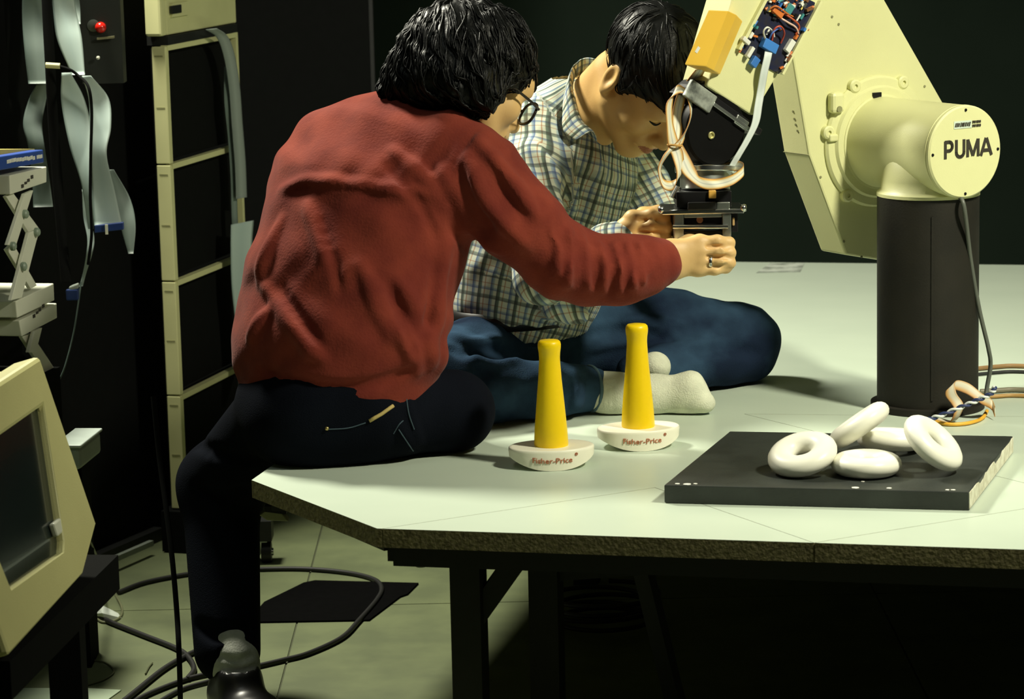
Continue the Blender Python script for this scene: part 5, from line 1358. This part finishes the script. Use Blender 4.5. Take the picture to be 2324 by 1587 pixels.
# glasses
m_frame = mat('black_frame', (0.012, 0.010, 0.009), 0.25)
m_lens = mat('lens_glass', (0.9, 0.95, 0.9), 0.02, trans=1.0)
gl = empty('glasses', tuple(L1_(0, 0.11, 0.01))); gl.parent = man1; gl.matrix_parent_inverse = Matrix.Translation(-Vector(man1.location))
for g_ in (-1, 1):
    cc_ = L1_(g_ * 0.032, 0.118, 0.004); nn = (f1 + r1 * (g_ * 0.15)).normalized(); aa = (r1 - nn * r1.dot(nn)).normalized(); bb = nn.cross(aa)
    ringp = [cc_ + aa * (0.0265 * math.copysign(abs(math.cos(t)) ** 0.8, math.cos(t))) + bb * (0.0215 * math.copysign(abs(math.sin(t)) ** 0.8, math.sin(t))) for t in [i * math.pi / 14 for i in range(28)]]
    bm = bmesh.new(); b_tube(bm, ringp, 0.0030, 6, closed=True); part('rim', bm, m_frame, gl, smooth=True)
    bm = bmesh.new(); b_prism(bm, [p - nn * 0.0008 for p in ringp], nn * 0.0012); part('lens', bm, m_lens, gl)
    bm = bmesh.new(); b_tube(bm, [Vector(tuple(q_)) for q_ in spline([tuple(L1_(g_ * .060, .116, .014)), tuple(L1_(g_ * .072, .09, .014)), tuple(L1_(g_ * .082, .04, .014)), tuple(L1_(g_ * .083, -.01, .012))], 6)], 0.0028, 6); part('temple_arm', bm, m_frame, gl, smooth=True)
bm = bmesh.new(); b_tube(bm, [L1_(-0.009, .121, .008), L1_(0, .124, .011), L1_(0.009, .121, .008)], 0.0026, 6); part('bridge', bm, m_frame, gl, smooth=True)
# hair
hr = Field()
hr.ell(P(1052, 118, 5.15), (.108, .118, .098), None)
hr.ell(P(1128, 128, 5.17), (.066, .085, .070), None, 0.04)
hr.ell(P(985, 150, 5.14), (.075, .085, .066), None, 0.04)
hr.ell(P(945, 190, 5.15), (.062, .075, .034), None, 0.04)
hr.cap(P(920, 200, 5.13), P(872, 206, 5.12), 0.030, 0.008, 0.03)
hr.ell(P(1052, 172, 5.09), (.078, .072, .062), None, 0.04)
hr.chain([P(1075, 190, 5.05), P(1092, 222, 5.05), P(1088, 250, 5.06)], [.034, .024, .010], 0.03)
hr.cap(P(1165, 168, 5.16), P(1192, 192, 5.18), 0.032, 0.010, 0.03)
# parting off the face
hr.ell(P(1150, 258, 5.14), (.062, .10, .042), None, 0.014, 's')
hr.ripple(0.0065, [((1, 0.2, 0.35), 0.040, 0.4), ((0.8, -0.5, 0.5), 0.023, 1.2), ((0.5, 0.9, 0.1), 0.055, 2.0)])
lo = np.array(P(1052, 118, 5.15)) - [.19, .16, .14]; hi = np.array(P(1052, 118, 5.15)) + [.15, .17, .13]
v, f = surface_net(hr, lo, hi, 0.0045)
crown1 = np.array(P(1030, 20, 5.16))
def flow1(Q):
    d = Q - crown1; d = d / (np.linalg.norm(d, axis=1, keepdims=True) + 1e-9); d[:, 2] -= 0.55; return d
sv, sf = strands(hr, v, f, 1500, flow1, 0.085, 0.0017, 2)
link('hair', np_mesh('hair', [(v, f), (sv, sf)]), m_hair, man1, smooth=True)

# ------------------------------------------------------------------ the man in the plaid shirt, sitting cross-legged
man2 = thing('person', 'person in a plaid shirt and blue jeans sitting cross-legged, head bent to the gripper', 'person', tuple(TP(1180, 5.6, 0.0)))
E2 = Vector((0.707, 0.707, 0))
HZ2_ = GZ + 0.012
sp = Field()
SE2 = [((1182, 702), 5.56, .150, .122), ((1195, 640), 5.56, .156, .124), ((1235, 490), 5.55, .170, .126), ((1272, 375), 5.54, .172, .118), ((1292, 292), 5.54, .128, .088), ((1316, 238), 5.53, .066, .060)]
for (a, za, wa, da), (b, zb, wb, db) in zip(SE2, SE2[1:]):
    sp.etube(P(*a, za), P(*b, zb), E2, (wa, wb), (da, db), 0.045)
RA = [P(1205, 298, 5.45), P(1196, 400, 5.38), P(1212, 520, 5.33), P(1232, 622, 5.31), P(1310, 600, 5.33), P(1385, 562, HZ2_), P(1408, 553, HZ2_)]
sp.chain(RA, [.064, .062, .058, .052, .047, .040, .034], 0.03)
LA = [P(1392, 335, 5.66), P(1450, 430, 5.66), P(1490, 500, 5.62), P(1530, 520, 5.52)]
sp.chain(LA, [.064, .058, .05, .036], 0.03)
sp.chain([P(1215, 660, 5.44), P(1270, 690, 5.40), P(1318, 716, 5.38)], [.04, .03, .016], 0.03)
sp.folds([[(1195, 330), (1225, 380), (1245, 440), (1240, 500)], [(1210, 320), (1250, 390), (1262, 460)], [(1175, 380), (1215, 440), (1235, 500)], [(1290, 330), (1300, 420), (1290, 500)], [(1350, 330), (1355, 430), (1340, 540)], [(1170, 440), (1200, 470), (1240, 480)]], r=0.006, k=0.02, sink=0.003)
sp.folds([[(1205, 345), (1238, 420), (1246, 500)], [(1320, 330), (1325, 430), (1315, 520)], [(1270, 430), (1275, 500), (1265, 560)], [(1190, 410), (1220, 450), (1240, 500)]], r=0.006, k=0.02, sink=0.0025, op='s')
sp.ripple(0.003, [((1, 0.3, 0.9), 0.075, 0.4), ((0.9, -0.2, -0.5), 0.055, 1.7), ((0.3, 0.5, 1.0), 0.10, 3.0)])
pts_b = [P(*a, z) for a, z, w, d in SE2] + RA + LA
lo, hi = field_bounds(pts_b, 0.0); lo -= np.array([.16, .10, .05]); hi += np.array([.05, .12, .05]); lo[2] = max(lo[2], TZ + 0.05)
v, f = surface_net(sp, lo, hi, 0.0056)
me = np_mesh('shirt', [(v, f)])
# weave coordinates: along and around the nearest limb, in metres
def limb_uv(V, chain, hint):
    best = None; acc = 0.0
    for a, b in zip(chain, chain[1:]):
        a_, b_ = np.array(a), np.array(b); ba = b_ - a_; L = np.linalg.norm(ba); ax = ba / L
        d = V - a_; t = np.clip(d @ ax, -0.05 if acc == 0 else 0, L); q_ = d - t[:, None] * ax; dist_ = np.linalg.norm(q_, axis=1)
        h_ = np.array(hint) - ax * np.dot(hint, ax); h_ /= np.linalg.norm(h_); g2 = np.cross(ax, h_)
        ang = np.arctan2(q_ @ g2, q_ @ h_)
        cur = np.stack([ang, acc + t, dist_], 1)
        if best is None: best = cur
        else:
            m_ = cur[:, 2] < best[:, 2]; best[m_] = cur[m_]
        acc += L
    return best
tor = limb_uv(v, [P(*a, z) for a, z, w, d in SE2], (0.7, -0.7, 0.1)); ra_ = limb_uv(v, RA, (-0.5, -0.8, 0.2)); la_ = limb_uv(v, LA, (-0.5, -0.8, 0.2))
dt, dr, dl = tor[:, 2] - 0.125, ra_[:, 2] - 0.055, la_[:, 2] - 0.055
uv = np.stack([tor[:, 0] * 0.15, tor[:, 1], np.zeros(len(v))], 1)
mr = (dr < dt) & (dr <= dl); ml_ = (dl < dt) & (dl < dr)
def flat_uv(V, a, b, face):
    ax = np.array((Vector(b) - Vector(a)).normalized()); h_ = np.cross(ax, np.array(face)); h_ /= np.linalg.norm(h_)
    return np.stack([(V - np.array(a)) @ h_, (V - np.array(a)) @ ax, np.zeros(len(V))], 1)
uv[mr] = flat_uv(v[mr], RA[0], RA[3], (-0.35, -0.93, 0.1)); uv[ml_] = flat_uv(v[ml_], LA[0], LA[2], (-0.1, -0.99, 0.1))
add_attr(me, 'weave', uv)
def plaid_mat():
    m = bpy.data.materials.new('plaid_cotton'); m.use_nodes = True; nt = m.node_tree; b = nt.nodes['Principled BSDF']
    b.inputs['Roughness'].default_value = 0.9; b.inputs['Specular IOR Level'].default_value = 0.15
    a = nt.nodes.new('ShaderNodeAttribute'); a.attribute_name = 'weave'
    sx = nt.nodes.new('ShaderNodeSeparateXYZ'); nt.links.new(a.outputs['Vector'], sx.inputs[0])
    nz = nt.nodes.new('ShaderNodeTexNoise'); nz.inputs['Scale'].default_value = 9.0; tc = nt.nodes.new('ShaderNodeTexCoord'); nt.links.new(tc.outputs['Object'], nz.inputs['Vector'])
    def stripes(sock, period, stops):
        wob = nt.nodes.new('ShaderNodeMath'); wob.operation = 'MULTIPLY_ADD'; wob.inputs[1].default_value = 0.010; nt.links.new(nz.outputs['Fac'], wob.inputs[0]); nt.links.new(sock, wob.inputs[2])
        d = nt.nodes.new('ShaderNodeMath'); d.operation = 'DIVIDE'; d.inputs[1].default_value = period; nt.links.new(wob.outputs[0], d.inputs[0])
        fr = nt.nodes.new('ShaderNodeMath'); fr.operation = 'FRACT'; nt.links.new(d.outputs[0], fr.inputs[0])
        r = ramp_node(nt, stops, 'LINEAR'); nt.links.new(fr.outputs[0], r.inputs['Fac']); return r.outputs['Color']
    Wc, Bl, Dk, Gn, Or, LB = (0.80, 0.83, 0.74), (0.08, 0.16, 0.40), (0.030, 0.045, 0.05), (0.15, 0.23, 0.19), (0.50, 0.22, 0.09), (0.42, 0.54, 0.62)
    c1 = stripes(sx.outputs[0], 0.036, [(0.0, Wc), (0.16, Wc), (0.20, Bl), (0.34, LB), (0.38, Wc), (0.50, Wc), (0.54, Dk), (0.70, Gn), (0.74, Wc), (0.84, Wc), (0.88, Or), (0.93, Wc)])
    c2 = stripes(sx.outputs[1], 0.040, [(0.0, Wc), (0.22, Wc), (0.26, Dk), (0.40, Gn), (0.44, Wc), (0.62, Wc), (0.66, Bl), (0.76, LB), (0.80, Wc), (0.92, Wc), (0.95, Or), (0.99, Wc)])
    mx = nt.nodes.new('ShaderNodeMix'); mx.data_type = 'RGBA'; mx.blend_type = 'MULTIPLY'; mx.inputs['Factor'].default_value = 0.85
    nt.links.new(c1, mx.inputs[6]); nt.links.new(c2, mx.inputs[7])
    gm = nt.nodes.new('ShaderNodeMix'); gm.data_type = 'RGBA'; gm.blend_type = 'MIX'; gm.inputs['Factor'].default_value = 0.08; gm.inputs[7].default_value = (0.8, 0.82, 0.72, 1)
    nt.links.new(mx.outputs[2], gm.inputs[6]); nt.links.new(gm.outputs[2], b.inputs['Base Color'])
    return m
m_plaid = plaid_mat()
shirt = link('shirt', me, m_plaid, man2, smooth=True)
# head frame
yaw, pit = math.radians(45), math.radians(55)
hh2 = Vector((math.cos(yaw), -math.sin(yaw), 0)); f2 = hh2 * math.cos(pit) - AZ * math.sin(pit); u2_ = hh2 * math.sin(pit) + AZ * math.cos(pit); r2 = f2.cross(u2_)
h2c = P(1456, 182, 5.39); S2 = 1.05
h2 = Field(); L2_ = head_skin(h2, h2c, r2, f2, u2_, S2)
h2.cap(L2_(0.0, -0.035, -0.045), P(1325, 268, 5.52), 0.056, 0.062, 0.03)
h2.cap(L2_(0.02, 0.0, -0.05), P(1345, 290, 5.47), 0.035, 0.045, 0.03)
v1, fq1 = surface_net(h2, np.array(h2c) - [.21, .16, .18], np.array(h2c) + [.16, .22, .16], 0.0028)
bd = Field()
for (a, za, wa, da), (b, zb, wb, db) in zip(SE2, SE2[1:]):
    bd.etube(P(*a, za), P(*b, zb), E2, (wa * .72, wb * .72), (da * .68, db * .68), 0.04)
bd.chain(RA, [.045, .045, .042, .038, .034, .029, .027], 0.03); bd.chain(LA, [.045, .042, .035, .027], 0.03)
bd.cap(P(1316, 238, 5.53), P(1340, 250, 5.50), 0.05, 0.05, 0.03)
lo, hi = field_bounds(pts_b, 0.14); v2, fq2 = surface_net(bd, lo, hi, 0.010)
HZ2 = GZ + 0.01
def kq(px, py, dz=0.0): return P(px, py, HZ2 + dz)
h3 = Field()
h3.etube(kq(1392, 562, -.002), kq(1425, 540, .0), AZ, (.026, .030), (.020, .020), 0.02)
h3.etube(kq(1425, 540, .0), kq(1452, 516, .002), AZ, (.028, .034), (.022, .018), 0.02)
F2 = [([(1436, 494, -.006), (1478, 488, -.018), (1508, 494, -.010), (1518, 500, .016)], .0112), ([(1432, 516, -.008), (1478, 512, -.022), (1512, 516, -.012), (1522, 520, .016)], .0112), ([(1434, 538, -.006), (1478, 536, -.018), (1510, 540, -.008), (1518, 542, .016)], .0105), ([(1442, 556, .002), (1478, 556, -.008), (1504, 558, .004), (1508, 558, .018)], .0092)]
for ptsx, r_ in F2:
    h3.chain([kq(*p) for p in ptsx], [r_ * 1.12, r_, r_ * .93, r_ * .82], 0.006)
    h3.ell(kq(*ptsx[0]) - FWD * 0.003, (r_ * 1.15, r_, r_), None, 0.010)
for ya in (501, 525, 548):
    h3.cap(kq(1450, ya + 1, -.024), kq(1508, ya + 3, -.024), 0.0026, 0.0032, 0.004, 's')
h3.chain([kq(1425, 520, .015), kq(1460, 488, .03), kq(1495, 482, .03), kq(1515, 486, .028)], [.018, .0125, .011, .0095], 0.014)
lo, hi = field_bounds([kq(1385, 575), kq(1530, 480)], 0.012); lo[1] -= 0.05; hi[1] += 0.06
v3, fq3 = surface_net(h3, lo, hi, 0.0022)
# left hand behind the gripper
h4 = Field(); h4.etube(P(1525, 520, 5.52), P(1580, 530, 5.47), AZ, (.028, .036), (.02, .015), 0.02)
for i in range(4):
    yy = 512 + i * 20; h4.chain([P(1578, yy, 5.47), P(1610, yy + 2, 5.45), P(1632, yy + 2, 5.44)], [.0108, .010, .0085], 0.006)
h4.chain([P(1545, 505, 5.49), P(1575, 490, 5.46), P(1600, 488, 5.44)], [.016, .012, .0095], 0.014)
lo, hi = field_bounds([P(1515, 480, 5.5), P(1645, 590, 5.45)], 0.02); lo[1] -= .03; hi[1] += .04
v4, fq4 = surface_net(h4, lo, hi, 0.003)
body2 = link('body', np_mesh('body', [(v1, fq1), (v2, fq2), (v3, fq3), (v4, fq4)]), mat('skin_tan', (0.68, 0.43, 0.155), 0.5, col2=(0.62, 0.37, 0.125), scale=18, detail=4, bump=0.05, bscale=300), man2, smooth=True)
body2.data.materials.append(mat('lip_tone', (0.42, 0.16, 0.075), 0.45))
cen = np.empty(len(body2.data.polygons) * 3, np.float32); body2.data.polygons.foreach_get('center', cen); cen = cen.reshape(-1, 3) - np.array(h2c)
la1, la2, la3 = cen @ np.array(r2) / S2, cen @ np.array(f2) / S2, cen @ np.array(u2_) / S2
mi = ((np.abs(la1) < 0.025) & (la2 > 0.096) & (la3 < -0.0455 + 0.10 * np.abs(la1) * 0.0) & (la3 > -0.0665 + (np.abs(la1) / 0.025) ** 2 * 0.009) & (la3 < -0.0440 - (np.abs(la1) / 0.025) ** 2 * 0.007)).astype(np.int32)
body2.data.polygons.foreach_set('material_index', mi)
# eyelashes / eyebrow on the visible side
for g_ in (1, -1):
    hb = [L2_(g_ * .014, .1005, .028), L2_(g_ * .028, .1020, .034), L2_(g_ * .044, .0920, .032), L2_(g_ * .054, .080, .025)]
    bm = bmesh.new(); b_tube(bm, [Vector(tuple(q_)) for q_ in spline([tuple(q_) for q_ in hb], 5)], 0.0042, 6, taper=lambda t: 0.35 + 0.65 * math.sin(math.pi * (0.15 + 0.8 * t))); part('eyebrow', bm, m_hair, man2, smooth=True)
    lb = [L2_(g_ * .017, .0945, .0085), L2_(g_ * .025, .0962, .0068), L2_(g_ * .033, .0958, .0065), L2_(g_ * .040, .0920, .0078), L2_(g_ * .046, .0870, .0098)]
    bm = bmesh.new(); b_tube(bm, [Vector(tuple(q_)) for q_ in spline([tuple(q_) for q_ in lb], 5)], 0.0021, 6, taper=lambda t: 0.4 + 0.6 * math.sin(math.pi * t)); part('eyelashes', bm, m_hair, man2, smooth=True)
# hair
hr2 = Field()
def L2e(p, q_, k=0.02, op='u'): hr2.ell(L2_(*p), [x * S2 for x in q_], (r2, f2, u2_), k, op)
L2e((0, -0.012, 0.060), (0.086, 0.104, 0.090))
L2e((0, 0.045, 0.088), (0.075, 0.066, 0.052), 0.03)
L2e((0, 0.090, 0.078), (0.062, 0.030, 0.032), 0.03)
L2e((0.071, 0.016, 0.034), (0.016, 0.016, 0.034), 0.012); L2e((-0.071, 0.016, 0.034), (0.016, 0.016, 0.034), 0.012)
L2e((0, 0.122, -0.012), (0.105, 0.080, 0.072), 0.010, 's')
L2e((0.10, -0.010, -0.004), (0.040, 0.026, 0.040), 0.008, 's'); L2e((-0.10, -0.010, -0.004), (0.040, 0.026, 0.040), 0.008, 's')
L2e((0, -0.02, -0.10), (0.10, 0.085, 0.075), 0.012, 's')
v, f = surface_net(hr2, np.array(L2_(0, 0, .06)) - .17, np.array(L2_(0, 0, .06)) + .17, 0.0045)
crown2 = np.array(L2_(0.02, -0.06, 0.16))
def flow2(Q):
    d = Q - crown2; d = d / (np.linalg.norm(d, axis=1, keepdims=True) + 1e-9); return d + np.array(f2) * 0.4
sv, sf = strands(hr2, v, f, 600, flow2, 0.045, 0.0014, 5)
link('hair', np_mesh('hair', [(v, f), (sv, sf)]), m_hair, man2, smooth=True)
# shirt collar: stands up behind the neck, points lie in front
def collar():
    path = [((1352, 292), 5.385), ((1322, 262), 5.39), ((1305, 215), 5.405), ((1296, 172), 5.43), ((1304, 138), 5.47), ((1330, 124), 5.53), ((1362, 132), 5.575), ((1388, 160), 5.60)]
    outw = [(-46, 6), (-44, 14), (-30, 22), (-18, 24), (-14, 26), (-4, 26), (6, 24), (10, 24)]
    inner_ = [P(*a, z) for a, z in path]
    vs = []; fs = []; A = spline([tuple(p) for p in inner_], 6)
    O = spline([tuple(P(a[0] + o[0], a[1] + o[1] + 22, z - 0.016)) for (a, z), o in zip(path, outw)], 6)
    I2 = spline([tuple(P(a[0] + 6, a[1] + 34, z + 0.012)) for a, z in path], 6)
    rows = [I2, A, [tuple(np.array(a) * .5 + np.array(o) * .5 + np.array([0, -0.004, 0.004])) for a, o in zip(A, O)], O]
    n = len(A)
    for row in rows: vs += [tuple(q_) for q_ in row]
    for k in range(len(rows) - 1):
        for i in range(n - 1): fs.append((k * n + i, k * n + i + 1, (k + 1) * n + i + 1, (k + 1) * n + i))
    me = bpy.data.meshes.new('collar'); me.from_pydata(vs, [], fs); me.update()
    uvs = []
    for k in range(len(rows)):
        for i in range(n): uvs.append((i / n * 0.30, k * 0.02 + 0.3, 0))
    add_attr(me, 'weave', uvs)
    o = link('collar', me, m_plaid, man2, smooth=True); md = o.modifiers.new('thick', 'SOLIDIFY'); md.thickness = 0.0025
    md2 = o.modifiers.new('sub', 'SUBSURF'); md2.levels = 1; md2.render_levels = 1
collar()
# jeans
j2 = Field()
j2.ell(TP(1182, 5.60, .105), (.160, .125, .115), (E2, AZ.cross(E2), AZ))
KL, KR = TP(1684, 5.70, .085), TP(985, 5.30, .086)
j2.cap(TP(1268, 5.66, .105), TP(1500, 5.69, .10), 0.094, 0.088, 0.04); j2.cap(TP(1500, 5.69, .10), KL, 0.088, 0.074, 0.04)
j2.cap(TP(1690, 5.68, .068), TP(1450, 5.53, .050), 0.064, 0.046, 0.03)
j2.cap(TP(1125, 5.54, .108), KR, 0.092, 0.074, 0.04)
j2.cap(TP(985, 5.29, .072), TP(1250, 5.38, .055), 0.068, 0.052, 0.03); j2.cap(TP(1250, 5.38, .055), TP(1338, 5.42, .048), 0.052, 0.043, 0.02)
j2.folds([[(1400, 740), (1480, 730), (1560, 735)], [(1330, 790), (1420, 770), (1520, 750)], [(1010, 760), (1070, 780), (1130, 770)], [(1040, 800), (1100, 830), (1170, 820)], [(1300, 850), (1310, 890), (1305, 925)], [(1020, 880), (1070, 930), (1090, 970)]], r=0.006, k=0.02, sink=0.003)
j2.folds([[(1340, 760), (1430, 752), (1520, 770)], [(1010, 785), (1075, 800), (1150, 790)], [(1060, 900), (1110, 940), (1130, 970)], [(1180, 880), (1200, 920), (1195, 965)], [(1280, 850), (1285, 890), (1280, 930)], [(1560, 800), (1640, 790), (1720, 800)]], r=0.006, k=0.02, sink=0.0025, op='s')
j2.ripple(0.003, [((1, 0.3, 0.9), 0.07, 0.4), ((0.9, -0.2, -0.8), 0.05, 1.7), ((0.3, 0.8, 1.0), 0.09, 3.0)])
j2.floor(TZ + 0.0012)
pb = [TP(1182, 5.60, .24), KL, KR, TP(1338, 5.42, 0)]
lo, hi = field_bounds(pb, 0.0); lo -= np.array([.10, .10, 0.01]); hi += np.array([.09, .15, .02]); lo[2] = TZ - 0.004
v, f = surface_net(j2, lo, hi, 0.0058)
jeans2 = link('jeans', np_mesh('jeans', [(v, f)]), m_denim2, man2, smooth=True)
# turned cuff edge
ce = TP(1340, 5.42, .048); cdv = (TP(1338, 5.42, .048) - TP(1250, 5.38, .055)).normalized()
bm = bmesh.new(); torus(bm, ce, cdv, 0.043, 0.0035, n=28, k=8)
for vtx in bm.verts: vtx.co.z = max(vtx.co.z, TZ + 0.0015)
part('cuff', bm, mat('cuff_denim', (0.07, 0.13, 0.16), 0.9), jeans2, smooth=True)
# belt
bl = limb_uv(np.zeros((1, 3)), [P(1182, 702, 5.56), P(1195, 640, 5.56)], (1, 0, 0))
bc_ = P(1180, 706, 5.565); bm = bmesh.new(); bpth = [bc_ + E2 * (0.158 * math.cos(t)) + AZ.cross(E2) * (0.130 * math.sin(t)) for t in [i * math.pi / 18 for i in range(36)]]
vs = []
for p in bpth:
    vs.append((bm.verts.new(p - AZ * 0.017), bm.verts.new(p + AZ * 0.017)))
for i in range(36):
    a, b = vs[i], vs[(i + 1) % 36]; bm.faces.new((a[0], b[0], b[1], a[1]))
o = part('belt', bm, m_shoe, man2, smooth=True); md = o.modifiers.new('thick', 'SOLIDIFY'); md.thickness = 0.004
# socks
s2 = Field()
s2.etube(TP(1345, 5.42, .046), TP(1400, 5.42, .040), AZ, (.036, .036), (.032, .034), 0.02)
s2.etube(TP(1385, 5.42, .034), TP(1480, 5.41, .036), AZ, (.036, .034), (.036, .030), 0.025)
s2.etube(TP(1480, 5.41, .036), TP(1565, 5.40, .040), AZ, (.033, .038), (.028, .028), 0.025)
s2.etube(TP(1565, 5.40, .038), TP(1602, 5.39, .022), AZ, (.036, .018), (.026, .020), 0.025)
s2.folds([[(1366, 868), (1366, 925)], [(1378, 866), (1378, 928)], [(1390, 866), (1390, 928)]], r=0.0022, k=0.005, sink=0.0006, op='s')
s2.ell(TP(1470, 5.36, .0), (.05, .03, .008), None, 0.01, 's')
s2.floor(TZ + 0.0012)
q_ = TP(1475, 5.41, .04); v, f = surface_net(s2, np.array(q_) - [.14, .07, .045], np.array(q_) + [.14, .07, .06], 0.0035)
link('sock', np_mesh('sock', [(v, f)]), m_sock, man2, smooth=True)
s3 = Field(); s3.etube(TP(1440, 5.52, .050), TP(1485, 5.49, .070), AZ, (.030, .026), (.030, .028), 0.02); s3.ell(TP(1488, 5.48, .078), (.026, .03, .024), None, 0.02)
q_ = TP(1470, 5.50, .06); v, f = surface_net(s3, np.array(q_) - .09, np.array(q_) + .09, 0.004)
link('sock', np_mesh('sock', [(v, f)]), m_sock, man2, smooth=True)
